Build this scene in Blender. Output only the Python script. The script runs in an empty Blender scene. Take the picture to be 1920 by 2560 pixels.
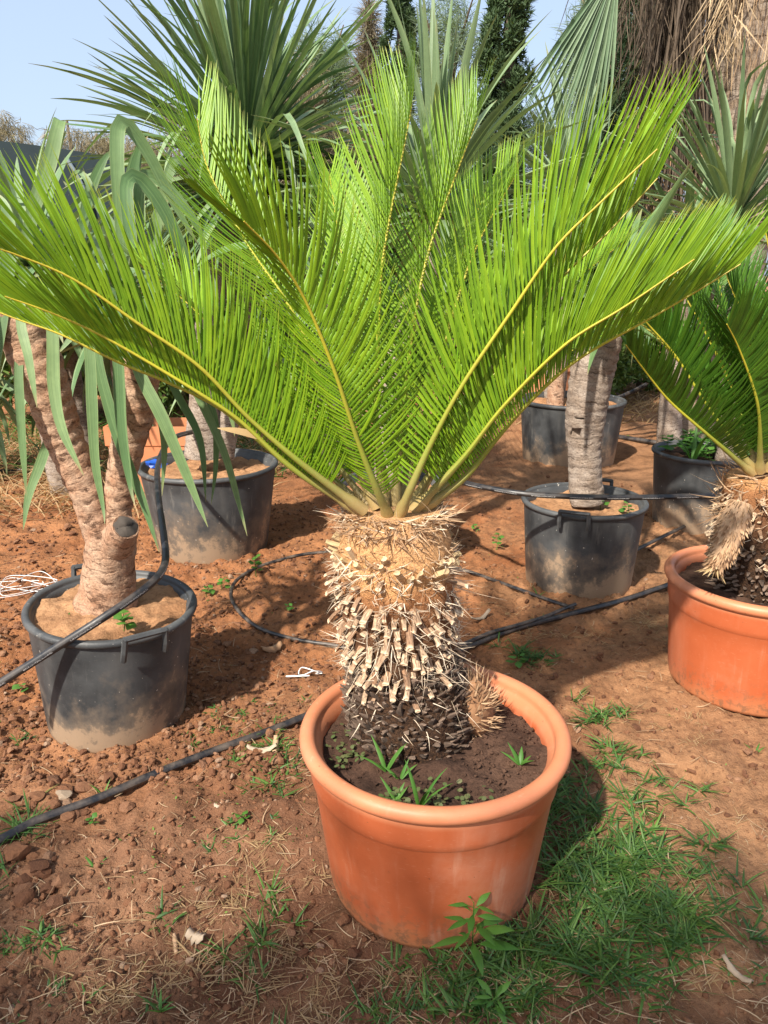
import bpy, math, random
import numpy as np
from mathutils import Vector, Matrix

random.seed(7)
RNG = np.random.default_rng(11)
R = math.radians
scene = bpy.context.scene
COL = scene.collection

# ------------------------------------------------------------------ camera
CAM_H, PITCH, FPX = 1.45, R(17.5), 1900.0
cd = bpy.data.cameras.new('camera')
cam = bpy.data.objects.new('camera', cd)
COL.objects.link(cam)
cam.location = (0, 0, CAM_H)
cam.rotation_euler = (math.pi / 2 - PITCH, 0, 0)
cd.sensor_fit = 'VERTICAL'
cd.sensor_height = 36.0
cd.lens = 36.0 * FPX / 2560.0
cd.clip_start, cd.clip_end = 0.05, 2000
scene.camera = cam

# ------------------------------------------------------------------ light
SUN_DIR = Vector((-0.38, -0.60, 0.72)).normalized()     # towards the sun
elev = math.asin(SUN_DIR.z)
azim = math.atan2(SUN_DIR.x, SUN_DIR.y)
world = bpy.data.worlds.new('World')
scene.world = world
world.use_nodes = True
wn = world.node_tree
sky = wn.nodes.new('ShaderNodeTexSky')
sky.sky_type = 'NISHITA'
sky.sun_disc = False
sky.sun_elevation = elev
sky.sun_rotation = azim
sky.air_density = 1.0
sky.dust_density = 3.0
sky.ozone_density = 1.0
bg = wn.nodes['Background']
veil = wn.nodes.new('ShaderNodeMix')            # thin even high haze over the whole sky
veil.data_type = 'RGBA'
veil.inputs[0].default_value = 0.62
veil.inputs[7].default_value = (2.45, 2.95, 3.75, 1)
wn.links.new(sky.outputs[0], veil.inputs[6])
wn.links.new(veil.outputs[2], bg.inputs[0])
bg.inputs[1].default_value = 0.14
sd = bpy.data.lights.new('sun', 'SUN')
sd.energy = 4.6
sd.angle = R(1.4)
sd.color = (1.0, 0.93, 0.82)
sun = bpy.data.objects.new('sun', sd)
COL.objects.link(sun)
sun.rotation_euler = (-SUN_DIR).to_track_quat('-Z', 'Y').to_euler()
vs = scene.view_settings
vs.view_transform = 'Standard'
vs.look = 'None'
vs.exposure = 0.95
vs.gamma = 1.0
vs.use_curve_mapping = False
scene.cycles.max_bounces = 8
scene.cycles.transparent_max_bounces = 8

# ------------------------------------------------------------------ helpers
S = 1920.0 / 1659.0
cp, sp = math.cos(PITCH), math.sin(PITCH)


def ray(x, y):
    a, b = (x - 960) / FPX, (y - 1280) / FPX
    return np.array([a, cp - b * sp, -sp - b * cp])


def U(x, y, Y):                       # picture point at distance Y ahead
    d = ray(x, y)
    t = Y / d[1]
    return np.array([d[0] * t, Y, CAM_H + d[2] * t])


def D(x, y, Y):                       # the same, in the 1659-wide scale
    return U(x * S, y * S, Y)


def G(x, y, z=0.0):                   # picture point on the plane at height z
    d = ray(x, y)
    t = (z - CAM_H) / d[2]
    return np.array([d[0] * t, d[1] * t, z])


def nrm(a):
    a = np.asarray(a, float)
    return a / np.maximum(np.linalg.norm(a, axis=-1, keepdims=True), 1e-9)


def spline(pts, n):
    P = np.asarray(pts, float)
    if len(P) < 3:
        t = np.linspace(0, 1, n)[:, None]
        return P[0] * (1 - t) + P[-1] * t
    Q = np.vstack([2 * P[0] - P[1], P, 2 * P[-1] - P[-2]])
    seg = np.linalg.norm(np.diff(P, axis=0), axis=1)
    cum = np.concatenate([[0], np.cumsum(seg)])
    out = []
    for s in np.linspace(0, cum[-1], n):
        i = min(np.searchsorted(cum, s, side='right') - 1, len(P) - 2)
        t = (s - cum[i]) / max(seg[i], 1e-9)
        a, b, c, d = Q[i], Q[i + 1], Q[i + 2], Q[i + 3]
        out.append(0.5 * (2 * b + (c - a) * t + (2 * a - 5 * b + 4 * c - d) * t * t + (3 * b - a - 3 * c + d) * t ** 3))
    return np.array(out)


def frames(P):
    T = nrm(np.gradient(P, axis=0))
    up = np.array([0, 0, 1.0]) if abs(T[0][2]) < 0.9 else np.array([1.0, 0, 0])
    A = np.zeros_like(P)
    a = nrm(np.cross(T[0], up))
    for i in range(len(P)):
        a = nrm(a - np.dot(a, T[i]) * T[i])
        A[i] = a
    return T, A, np.cross(T, A)


def hash2(ix, iy, s):
    h = (ix.astype(np.int64) * 374761393 + iy.astype(np.int64) * 668265263 + s * 1442695041) & 0xFFFFFFFF
    h = ((h ^ (h >> 13)) * 1274126177) & 0xFFFFFFFF
    return ((h ^ (h >> 16)) & 0xFFFF) / 65535.0


def vnoise(x, y, s=0):
    x, y = np.asarray(x, float), np.asarray(y, float)
    ix, iy = np.floor(x), np.floor(y)
    fx, fy = x - ix, y - iy
    fx, fy = fx * fx * (3 - 2 * fx), fy * fy * (3 - 2 * fy)
    a, b = hash2(ix, iy, s), hash2(ix + 1, iy, s)
    c, d = hash2(ix, iy + 1, s), hash2(ix + 1, iy + 1, s)
    return (a * (1 - fx) + b * fx) * (1 - fy) + (c * (1 - fx) + d * fx) * fy - 0.5


class MB:
    def __init__(self):
        self.v, self.uv, self.q, self.t, self.n = [], [], [], [], 0

    def add(self, v, quads=None, tris=None, uv=None):
        v = np.asarray(v, float).reshape(-1, 3)
        self.v.append(v)
        self.uv.append(np.zeros((len(v), 2)) if uv is None else np.asarray(uv, float).reshape(-1, 2))
        if quads is not None and len(quads):
            self.q.append(np.asarray(quads, np.int64).reshape(-1, 4) + self.n)
        if tris is not None and len(tris):
            self.t.append(np.asarray(tris, np.int64).reshape(-1, 3) + self.n)
        self.n += len(v)

    def mesh(self, name, mat=None, smooth=True):
        V, UV = np.concatenate(self.v), np.concatenate(self.uv)
        q = np.concatenate(self.q) if self.q else np.zeros((0, 4), np.int64)
        t = np.concatenate(self.t) if self.t else np.zeros((0, 3), np.int64)
        me = bpy.data.meshes.new(name)
        me.vertices.add(len(V))
        me.vertices.foreach_set('co', V.ravel())
        loops = np.concatenate([q.ravel(), t.ravel()])
        me.loops.add(len(loops))
        me.loops.foreach_set('vertex_index', loops)
        tot = np.concatenate([np.full(len(q), 4), np.full(len(t), 3)])
        me.polygons.add(len(tot))
        me.polygons.foreach_set('loop_start', np.concatenate([[0], np.cumsum(tot)[:-1]]))
        me.polygons.foreach_set('loop_total', tot)
        me.polygons.foreach_set('use_smooth', np.full(len(tot), smooth))
        uvl = me.uv_layers.new(name='UVMap')
        uvl.data.foreach_set('uv', UV[loops].ravel())
        me.update(calc_edges=True)
        if mat:
            me.materials.append(mat)
        return me

    def ob(self, name, mat=None, parent=None, smooth=True):
        return link(name, self.mesh(name, mat, smooth), parent)


def link(name, data, parent=None, loc=None, rot=None, scale=None):
    o = bpy.data.objects.new(name, data)
    COL.objects.link(o)
    if loc is not None:
        o.location = loc
    if rot is not None:
        o.rotation_euler = rot
    if scale is not None:
        o.scale = scale if hasattr(scale, '__len__') else (scale,) * 3
    if parent is not None:
        o.parent = parent
        if parent.get('_world'):       # geometry already in world coordinates
            o.matrix_parent_inverse = parent_inv[parent.name]
    return o


parent_inv = {}


def thing(name, loc, label, cat, group=None):
    """Empty at the base of a thing; parts keep world coordinates."""
    o = bpy.data.objects.new(name, None)
    COL.objects.link(o)
    o.empty_display_size = 0.1
    o.location = [float(c) for c in loc]
    o['_world'] = 1
    parent_inv[o.name] = Matrix.Translation([float(c) for c in loc]).inverted()
    tag(o, label, cat, group)
    return o


def tag(o, label=None, cat=None, group=None, kind=None):
    if label:
        o['label'] = label
    if cat:
        o['category'] = cat
    if group:
        o['group'] = group
    if kind:
        o['kind'] = kind
    return o


def tube(mb, P, r, seg=10, cap=True, urange=None, vshift=0.0):
    P = np.asarray(P, float)
    n = len(P)
    r = np.broadcast_to(np.asarray(r, float), (n,)) if np.ndim(r) < 2 else r
    T, A, B = frames(P)
    th = np.linspace(0, 2 * np.pi, seg + 1)
    rr = r[:, None] if r.ndim == 1 else r
    if r.ndim == 2 and r.shape[1] == seg:
        rr = np.concatenate([r, r[:, :1]], 1)
    ring = (np.cos(th)[None, :, None] * A[:, None] + np.sin(th)[None, :, None] * B[:, None]) * rr[..., None] + P[:, None]
    L = np.concatenate([[0], np.cumsum(np.linalg.norm(np.diff(P, axis=0), axis=1))])
    uv = np.stack(np.broadcast_arrays(L[:, None], (th / (2 * np.pi))[None] + vshift), -1)
    i, j = np.meshgrid(np.arange(n - 1), np.arange(seg), indexing='ij')
    a = i * (seg + 1) + j
    q = np.stack([a, a + 1, a + seg + 2, a + seg + 1], -1).reshape(-1, 4)
    mb.add(ring, q, uv=uv)
    if cap:
        for k in (0, n - 1):
            c = ring[k]
            mb.add(np.vstack([c[:-1], P[k]]),
                   tris=[(x, (x + 1) % seg, seg) if k else ((x + 1) % seg, x, seg) for x in range(seg)],
                   uv=np.tile([[L[k], 0.5]], (seg + 1, 1)))


def lathe(mb, prof, seg=48, centre=(0, 0, 0), wob=0.0):
    prof = np.asarray(prof, float)
    th = np.linspace(0, 2 * np.pi, seg + 1)
    w = 1 + wob * (np.sin(2 * th + 0.7) + 0.5 * np.sin(3 * th + 2))
    X = prof[:, 0][:, None] * np.cos(th)[None] * w
    Y = prof[:, 0][:, None] * np.sin(th)[None] * w
    Z = np.repeat(prof[:, 1][:, None], seg + 1, 1)
    V = np.stack([X, Y, Z], -1) + np.asarray(centre, float)
    n = len(prof)
    i, j = np.meshgrid(np.arange(n - 1), np.arange(seg), indexing='ij')
    a = i * (seg + 1) + j
    q = np.stack([a, a + 1, a + seg + 2, a + seg + 1], -1).reshape(-1, 4)
    uv = np.stack(np.broadcast_arrays((th / (2 * np.pi))[None], np.linspace(0, 1, n)[:, None]), -1)
    mb.add(V, q, uv=uv)


def ribbons(mb, P, side, W, fold=0.0, nrmv=None, v=None, across=False):
    """P[n,k,3] centre lines, side[n,k,3] unit, W[n,k] half widths"""
    n, k, _ = P.shape
    side = np.broadcast_to(side, P.shape)
    if nrmv is None:
        T = nrm(np.gradient(P, axis=1))
        nrmv = nrm(np.cross(side, T))
    off = side * W[..., None]
    F = nrmv * (W * fold)[..., None]
    V = np.stack([P - off + F, P, P + off + F], 2)      # n,k,3,3
    u = np.linspace(0, 1, k)
    v = RNG.random(n) if v is None else v
    uv = np.stack(np.broadcast_arrays(u[None, :, None], v[:, None, None] + np.zeros((1, 1, 3))), -1)
    if across:
        uv = np.stack(np.broadcast_arrays(u[None, :, None] + np.zeros((n, 1, 1)), np.array([0, .5, 1.0])[None, None]), -1)
    b = np.arange(n)[:, None, None] * (k * 3)
    i = np.arange(k - 1)[None, :, None] * 3
    j = np.arange(2)[None, None, :]
    a = b + i + j
    q = np.stack([a, a + 1, a + 4, a + 3], -1).reshape(-1, 4)
    mb.add(V, q, uv=uv)


def strips(mb, P, side, W, v=None):
    """flat ribbons, one face wide"""
    n, k, _ = P.shape
    off = np.broadcast_to(side, P.shape) * W[..., None]
    V = np.stack([P - off, P + off], 2)
    u = np.linspace(0, 1, k)
    v = RNG.random(n) if v is None else v
    uv = np.stack(np.broadcast_arrays(u[None, :, None], v[:, None, None] + np.zeros((1, 1, 2))), -1)
    a = np.arange(n)[:, None] * (k * 2) + np.arange(k - 1)[None, :] * 2
    q = np.stack([a, a + 1, a + 3, a + 2], -1).reshape(-1, 4)
    mb.add(V, q, uv=uv)


def blades(mb, base, d, L, W, bend, bv, k=4, fold=None, side=None, prof=None, v=None):
    """n blades: base[n,3], direction d, length L, half width W, bent by bend along bv"""
    n = len(base)
    s = np.linspace(0, 1, k)[None, :, None]
    L = np.broadcast_to(L, (n,))
    W = np.broadcast_to(W, (n,))
    bend = np.broadcast_to(bend, (n,))
    bv = np.broadcast_to(bv, (n, 3))
    P = base[:, None] + L[:, None, None] * (s * d[:, None] + (bend[:, None, None] * s ** 2) * bv[:, None])
    if side is None:
        side = nrm(np.cross(d, nrm(RNG.normal(size=(n, 3)))))
    side = side[:, None] if side.ndim == 2 else side
    ss = np.linspace(0, 1, k)
    pr = (1 - ss ** 2.2) * (0.55 + 0.45 * np.minimum(1, ss * 4)) if prof is None else prof
    w = W[:, None] * pr[None]
    if fold is None:
        strips(mb, P, side, w, v)
    else:
        ribbons(mb, P, side, w, fold, v=v)


ICO = None


def icos(sub=1):
    import bmesh
    bm = bmesh.new()
    bmesh.ops.create_icosphere(bm, subdivisions=sub, radius=1)
    V = np.array([v.co[:] for v in bm.verts])
    F = np.array([[v.index for v in f.verts] for f in bm.faces])
    bm.free()
    return V, F


IV1, IF1 = icos(1)
IV2, IF2 = icos(2)
IV3, IF3 = icos(3)


def lumps(mb, C, r, flat=0.8, rough=0.20, iv=IV1, fa=IF1):
    """many irregular stones"""
    n, m = len(C), len(iv)
    sc = 1 + rough * RNG.normal(size=(n, m, 1)).clip(-1.6, 1.6)
    V = iv[None] * sc
    an = nrm(RNG.normal(size=(n, 3)))
    V = V - 0.35 * (V @ an[:, :, None]) * an[:, None]
    V[..., 2] *= flat
    V = V * np.broadcast_to(r, (n,))[:, None, None] + C[:, None]
    F = fa[None] + (np.arange(n) * m)[:, None, None]
    uv = np.stack(np.broadcast_arrays(np.zeros((1, 1)), RNG.random(n)[:, None] + np.zeros((1, m))), -1)
    mb.add(V, tris=F.reshape(-1, 3), uv=uv)


# ------------------------------------------------------------------ materials
class NT:
    def __init__(self, name):
        self.m = bpy.data.materials.new(name)
        self.m.use_nodes = True
        self.t = self.m.node_tree
        self.b = self.t.nodes['Principled BSDF']
        self.out = self.t.nodes['Material Output']

    def n(self, typ, **kw):
        x = self.t.nodes.new(typ)
        for k, v in kw.items():
            if k[0] == 'i' and k[1:].isdigit():
                x.inputs[int(k[1:])].default_value = v
            elif k in x.inputs.keys():
                x.inputs[k].default_value = v
            else:
                setattr(x, k, v)
        return x

    def l(self, a, b):
        self.t.links.new(a, b)
        return self

    def coord(self, what='Object'):
        return self.n('ShaderNodeTexCoord').outputs[what]

    def geo(self):
        return self.n('ShaderNodeNewGeometry').outputs['Position']

    def noise(self, vec, scale, detail=5, rough=0.6, stretch=None):
        if stretch:
            mp = self.n('ShaderNodeMapping')
            mp.inputs['Scale'].default_value = stretch
            self.l(vec, mp.inputs['Vector'])
            vec = mp.outputs[0]
        x = self.n('ShaderNodeTexNoise')
        x.inputs['Scale'].default_value = scale
        x.inputs['Detail'].default_value = detail
        x.inputs['Roughness'].default_value = rough
        self.l(vec, x.inputs['Vector'])
        return x.outputs['Fac']

    def voro(self, vec, scale, feature='F1'):
        x = self.n('ShaderNodeTexVoronoi', feature=feature)
        x.inputs['Scale'].default_value = scale
        self.l(vec, x.inputs['Vector'])
        return x.outputs['Distance']

    def ramp(self, fac, stops, interp='LINEAR'):
        x = self.n('ShaderNodeValToRGB')
        cr = x.color_ramp
        cr.interpolation = interp
        while len(cr.elements) < len(stops):
            cr.elements.new(0.5)
        for e, (p, c) in zip(cr.elements, stops):
            e.position = p
            e.color = (c, c, c, 1) if not hasattr(c, '__len__') else (*c, 1)
        self.l(fac, x.inputs[0])
        return x.outputs[0]

    def mix(self, fac, a, b, mode='MIX'):
        x = self.n('ShaderNodeMix', data_type='RGBA', blend_type=mode)
        for sock, val in ((x.inputs[0], fac), (x.inputs[6], a), (x.inputs[7], b)):
            if hasattr(val, 'is_linked') or hasattr(val, 'links'):
                self.l(val, sock)
            elif hasattr(val, '__len__'):
                sock.default_value = (*val, 1)
            else:
                sock.default_value = val
        return x.outputs[2]

    def math(self, op, a, b=0.0):
        x = self.n('ShaderNodeMath', operation=op)
        for sock, val in ((x.inputs[0], a), (x.inputs[1], b)):
            if hasattr(val, 'links'):
                self.l(val, sock)
            else:
                sock.default_value = val
        return x.outputs[0]

    def uv(self):
        s = self.n('ShaderNodeSeparateXYZ')
        self.l(self.coord('UV'), s.inputs[0])
        return s.outputs[0], s.outputs[1]

    def xyz(self, vec):
        s = self.n('ShaderNodeSeparateXYZ')
        self.l(vec, s.inputs[0])
        return s.outputs

    def bump(self, h, strength=0.4, dist=0.01):
        x = self.n('ShaderNodeBump')
        x.inputs['Strength'].default_value = strength
        x.inputs['Distance'].default_value = dist
        self.l(h, x.inputs['Height'])
        self.l(x.outputs[0], self.b.inputs['Normal'])
        return x.outputs[0]

    def done(self, col, rough=0.6, spec=0.4, transl=0.0, tcol=None):
        if hasattr(col, 'links'):
            self.l(col, self.b.inputs['Base Color'])
        else:
            self.b.inputs['Base Color'].default_value = (*col, 1)
        if hasattr(rough, 'links'):
            self.l(rough, self.b.inputs['Roughness'])
        else:
            self.b.inputs['Roughness'].default_value = rough
        self.b.inputs['Specular IOR Level'].default_value = spec
        if transl:
            tr = self.n('ShaderNodeBsdfTranslucent')
            tc = tcol if tcol is not None else col
            if hasattr(tc, 'links'):
                self.l(tc, tr.inputs[0])
            else:
                tr.inputs[0].default_value = (*tc, 1)
            mx = self.n('ShaderNodeMixShader')
            mx.inputs[0].default_value = transl
            self.l(self.b.outputs[0], mx.inputs[1])
            self.l(tr.outputs[0], mx.inputs[2])
            self.l(mx.outputs[0], self.out.inputs[0])
        return self.m


def leaf_mat(name, c0, c1, tip=None, rough=0.45, transl=0.3, objrand=False, spec=0.4, tscale=1.3, veins=0.0):
    m = NT(name)
    u, v = m.uv()
    r = m.n('ShaderNodeObjectInfo').outputs['Random'] if objrand else m.n('ShaderNodeTexWhiteNoise', noise_dimensions='1D')
    if not objrand:
        m.l(v, r.inputs['W'])
        r = r.outputs['Value']
    col = m.mix(r, c0, c1)
    pos = m.geo()
    nz = m.noise(pos, 30, 3)
    col = m.mix(m.ramp(nz, [(0.35, 0.0), (0.7, 0.35)]), col, tuple(x * 0.7 for x in c0))
    if tip:
        lo = m.math('ADD', m.math('MULTIPLY', m.noise(pos, 9, 2), 0.35), u)
        col = m.mix(m.ramp(lo, [(1.02, 0.0), (1.2, 1.0)]) if False else m.ramp(m.math('MULTIPLY', lo, 0.5), [(0.54, 0.0), (0.62, 1.0)]), col, tip)
    if veins:
        cb = m.n('ShaderNodeCombineXYZ')
        m.l(m.math('MULTIPLY', u, 1.6), cb.inputs[0])
        m.l(m.math('MULTIPLY', v, 22.0), cb.inputs[1])
        m.l(m.math('MULTIPLY', r, 50.0), cb.inputs[2])
        st = m.noise(cb.outputs[0], 1.0, 3, 0.6)
        col = m.mix(m.ramp(st, [(0.35, veins), (0.62, 0.0)]), col, tuple(x * 0.55 for x in c0))
        blot = m.noise(cb.outputs[0], 0.35, 3, 0.6)
        col = m.mix(m.ramp(blot, [(0.56, 0.0), (0.74, 0.5)]), col, tuple(min(1, x * 1.35) for x in c1))
        # pale thin edges
        ed = m.math('ABSOLUTE', m.math('SUBTRACT', v, 0.5))
        col = m.mix(m.ramp(ed, [(0.455, 0.0), (0.5, 0.6)]), col, (0.34, 0.36, 0.16))
        m.bump(st, 0.25, 0.002)
    tc = m.mix(1.0, col, (tscale, tscale, 0.6), 'MULTIPLY')
    return m.done(col, rough, spec, transl, tc)


M = {}
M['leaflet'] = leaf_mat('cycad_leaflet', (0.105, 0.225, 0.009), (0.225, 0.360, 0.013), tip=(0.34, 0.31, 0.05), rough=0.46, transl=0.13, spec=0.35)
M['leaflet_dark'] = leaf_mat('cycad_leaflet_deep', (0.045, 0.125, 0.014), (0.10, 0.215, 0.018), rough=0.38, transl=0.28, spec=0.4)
M['yucca'] = leaf_mat('yucca_leaf', (0.105, 0.195, 0.080), (0.310, 0.410, 0.220), tip=(0.30, 0.22, 0.10), rough=0.52, transl=0.18, veins=0.55, objrand=True, spec=0.45)
M['yucca_pale'] = leaf_mat('yucca_leaf_pale', (0.16, 0.24, 0.12), (0.25, 0.34, 0.17), tip=(0.30, 0.22, 0.10), rough=0.52, transl=0.18, veins=0.55, objrand=True, spec=0.45)
M['yucca_big'] = leaf_mat('yucca_leaf_grey', (0.095, 0.190, 0.065), (0.225, 0.330, 0.130), tip=(0.36, 0.26, 0.12), rough=0.5, transl=0.2, veins=0.55, objrand=True, spec=0.5)
M['dead_leaf'] = leaf_mat('dead_leaf', (0.40, 0.27, 0.12), (0.52, 0.38, 0.20), rough=0.7, transl=0.15, objrand=True)
M['grass'] = leaf_mat('grass_blade', (0.022, 0.075, 0.016), (0.120, 0.225, 0.040), rough=0.5, transl=0.28, tip=(0.22, 0.2, 0.06))
M['grass_dry'] = leaf_mat('dry_grass_blade', (0.30, 0.19, 0.09), (0.42, 0.29, 0.15), rough=0.8, transl=0.2)
M['weed'] = leaf_mat('weed_leaf', (0.050, 0.150, 0.020), (0.105, 0.235, 0.038), rough=0.5, transl=0.28, objrand=True)
M['seedling'] = leaf_mat('seedling_leaf', (0.06, 0.14, 0.02), (0.14, 0.24, 0.04), rough=0.6, transl=0.25)
M['clover'] = leaf_mat('clover_leaf', (0.07, 0.11, 0.03), (0.13, 0.12, 0.05), rough=0.6, transl=0.2)
M['straw'] = leaf_mat('straw', (0.28, 0.17, 0.09), (0.50, 0.37, 0.23), rough=0.85, transl=0.1)
M['cypress'] = leaf_mat('cypress_scale_leaf', (0.030, 0.065, 0.022), (0.070, 0.115, 0.038), rough=0.7, transl=0.15)
M['cypress_brown'] = leaf_mat('cypress_brown_leaf', (0.15, 0.12, 0.075), (0.26, 0.22, 0.15), rough=0.8, transl=0.15)
M['feather'] = leaf_mat('feathery_leaf', (0.12, 0.18, 0.10), (0.22, 0.28, 0.17), rough=0.6, transl=0.3)
M['hedge'] = leaf_mat('hedge_leaf', (0.17, 0.15, 0.08), (0.30, 0.24, 0.15), rough=0.8, transl=0.2)
M['bush'] = leaf_mat('bush_leaf', (0.05, 0.12, 0.02), (0.16, 0.22, 0.05), rough=0.6, transl=0.25)
M['conifer'] = leaf_mat('conifer_leaf', (0.018, 0.048, 0.016), (0.045, 0.085, 0.026), rough=0.7, transl=0.12)
M['fan'] = leaf_mat('fan_palm_segment', (0.10, 0.17, 0.085), (0.19, 0.27, 0.15), rough=0.55, transl=0.2, spec=0.3, objrand=True)
M['skirt'] = leaf_mat('dead_fan_leaf', (0.050, 0.035, 0.023), (0.145, 0.105, 0.070), rough=0.85, transl=0.1)
M['inflor'] = leaf_mat('palm_flower_strand', (0.36, 0.25, 0.14), (0.52, 0.40, 0.25), rough=0.85, transl=0.1)


def m_rachis():
    m = NT('frond_rachis')
    u, v = m.uv()
    col = m.ramp(m.math('MULTIPLY', u, 1.0), [(0.0, (0.36, 0.25, 0.11)), (0.10, (0.26, 0.235, 0.075)), (0.22, (0.21, 0.255, 0.035)), (0.6, (0.42, 0.40, 0.03)), (1.0, (0.45, 0.36, 0.03))])
    nz = m.noise(m.geo(), 120, 3)
    col = m.mix(m.ramp(nz, [(0.4, 0.0), (0.8, 0.4)]), col, (0.28, 0.16, 0.04))
    return m.done(col, 0.42, 0.4)


M['rachis'] = m_rachis()


def m_soil(name, base, pale, dark, sc=1.0):
    m = NT(name)
    p = m.geo()
    n1 = m.noise(p, 0.9 * sc, 4, 0.55)
    n2 = m.noise(p, 7 * sc, 6, 0.65)
    n3 = m.noise(p, 60 * sc, 5, 0.7)
    col = m.mix(m.ramp(n1, [(0.38, 0.0), (0.62, 1.0)]), base, pale)
    col = m.mix(m.ramp(n2, [(0.30, 0.85), (0.56, 0.0)]), col, dark)
    col = m.mix(m.ramp(n3, [(0.32, 0.6), (0.52, 0.0)]), col, tuple(x * 0.55 for x in dark))
    col = m.mix(m.ramp(m.noise(p, 150, 3), [(0.64, 0.0), (0.74, 0.5)]), col, tuple(min(1, x * 1.5) for x in pale))
    h = m.math('ADD', m.math('MULTIPLY', n3, 0.7), m.math('MULTIPLY', m.noise(p, 180, 4, 0.7), 0.5))
    m.bump(h, 0.9, 0.010)
    return m.done(col, 0.95, 0.15)


def m_ground():
    m = NT('ground_soil')
    p = m.geo()
    sx, sy, sz = m.xyz(p)
    wob = m.math('MULTIPLY', m.math('SUBTRACT', m.noise(p, 1.3, 3), 0.5), 1.6)
    far = m.ramp(m.math('MULTIPLY', m.math('ADD', sy, wob), 0.2), [(0.32, 0.0), (0.52, 1.0)])       # redder soil between the back pots
    n1 = m.noise(p, 1.7, 4, 0.6)
    n2 = m.noise(p, 8, 6, 0.65)
    n3 = m.noise(p, 55, 5, 0.72)
    near_c = m.mix(m.ramp(n1, [(0.36, 0.0), (0.62, 1.0)]), (0.125, 0.054, 0.029), (0.270, 0.140, 0.078))
    far_c = m.mix(m.ramp(n1, [(0.36, 0.0), (0.62, 1.0)]), (0.250, 0.095, 0.038), (0.380, 0.170, 0.074))
    col = m.mix(far, near_c, far_c)
    # pale dry trampled soil to the right
    rt = m.ramp(m.math('ADD', m.math('MULTIPLY', sx, 0.45), m.math('MULTIPLY', m.math('SUBTRACT', n1, 0.5), 0.8)), [(0.22, 0.0), (0.42, 0.75)])
    col = m.mix(rt, col, (0.33, 0.175, 0.088))
    col = m.mix(m.ramp(n2, [(0.32, 0.6), (0.55, 0.0)]), col, (0.115, 0.055, 0.028))
    col = m.mix(m.ramp(n3, [(0.30, 0.65), (0.50, 0.0)]), col, (0.085, 0.042, 0.024))  # bump hollows coloured darker, standing in for shade in soil crevices
    col = m.mix(m.ramp(m.noise(p, 130, 3), [(0.63, 0.0), (0.75, 0.55)]), col, (0.50, 0.33, 0.20))
    vd = m.ramp(sy, [(0.0, 0.0), (1.0, 0.0)])
    h = m.math('ADD', m.math('MULTIPLY', n3, 0.7), m.math('MULTIPLY', m.noise(p, 170, 4, 0.7), 0.5))
    m.bump(h, 1.0, 0.012)
    return m.done(col, 0.95, 0.15)


M['ground'] = m_ground()
M['potsoil_dark'] = m_soil('pot_soil_dark', (0.062, 0.032, 0.021), (0.10, 0.055, 0.036), (0.026, 0.014, 0.010))
M['potsoil_tan'] = m_soil('pot_soil_tan', (0.36, 0.18, 0.085), (0.44, 0.25, 0.13), (0.20, 0.095, 0.045))


def m_clod():
    m = NT('soil_clod')
    u, v = m.uv()
    w = m.n('ShaderNodeTexWhiteNoise', noise_dimensions='1D')
    m.l(v, w.inputs['W'])
    r = m.n('ShaderNodeObjectInfo').outputs['Random']
    rr = m.math('FRACT', m.math('ADD', w.outputs['Value'], r))
    col = m.ramp(rr, [(0.0, (0.085, 0.038, 0.021)), (0.4, (0.165, 0.073, 0.037)), (0.8, (0.235, 0.115, 0.060)), (0.96, (0.28, 0.155, 0.09)), (1.0, (0.36, 0.26, 0.18))])
    p = m.geo()
    n = m.noise(p, 90, 5, 0.7)
    col = m.mix(m.ramp(n, [(0.3, 0.6), (0.6, 0.0)]), col, (0.11, 0.05, 0.03))
    m.bump(n, 0.8, 0.006)
    return m.done(col, 0.95, 0.15)


M['clod'] = m_clod()


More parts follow.
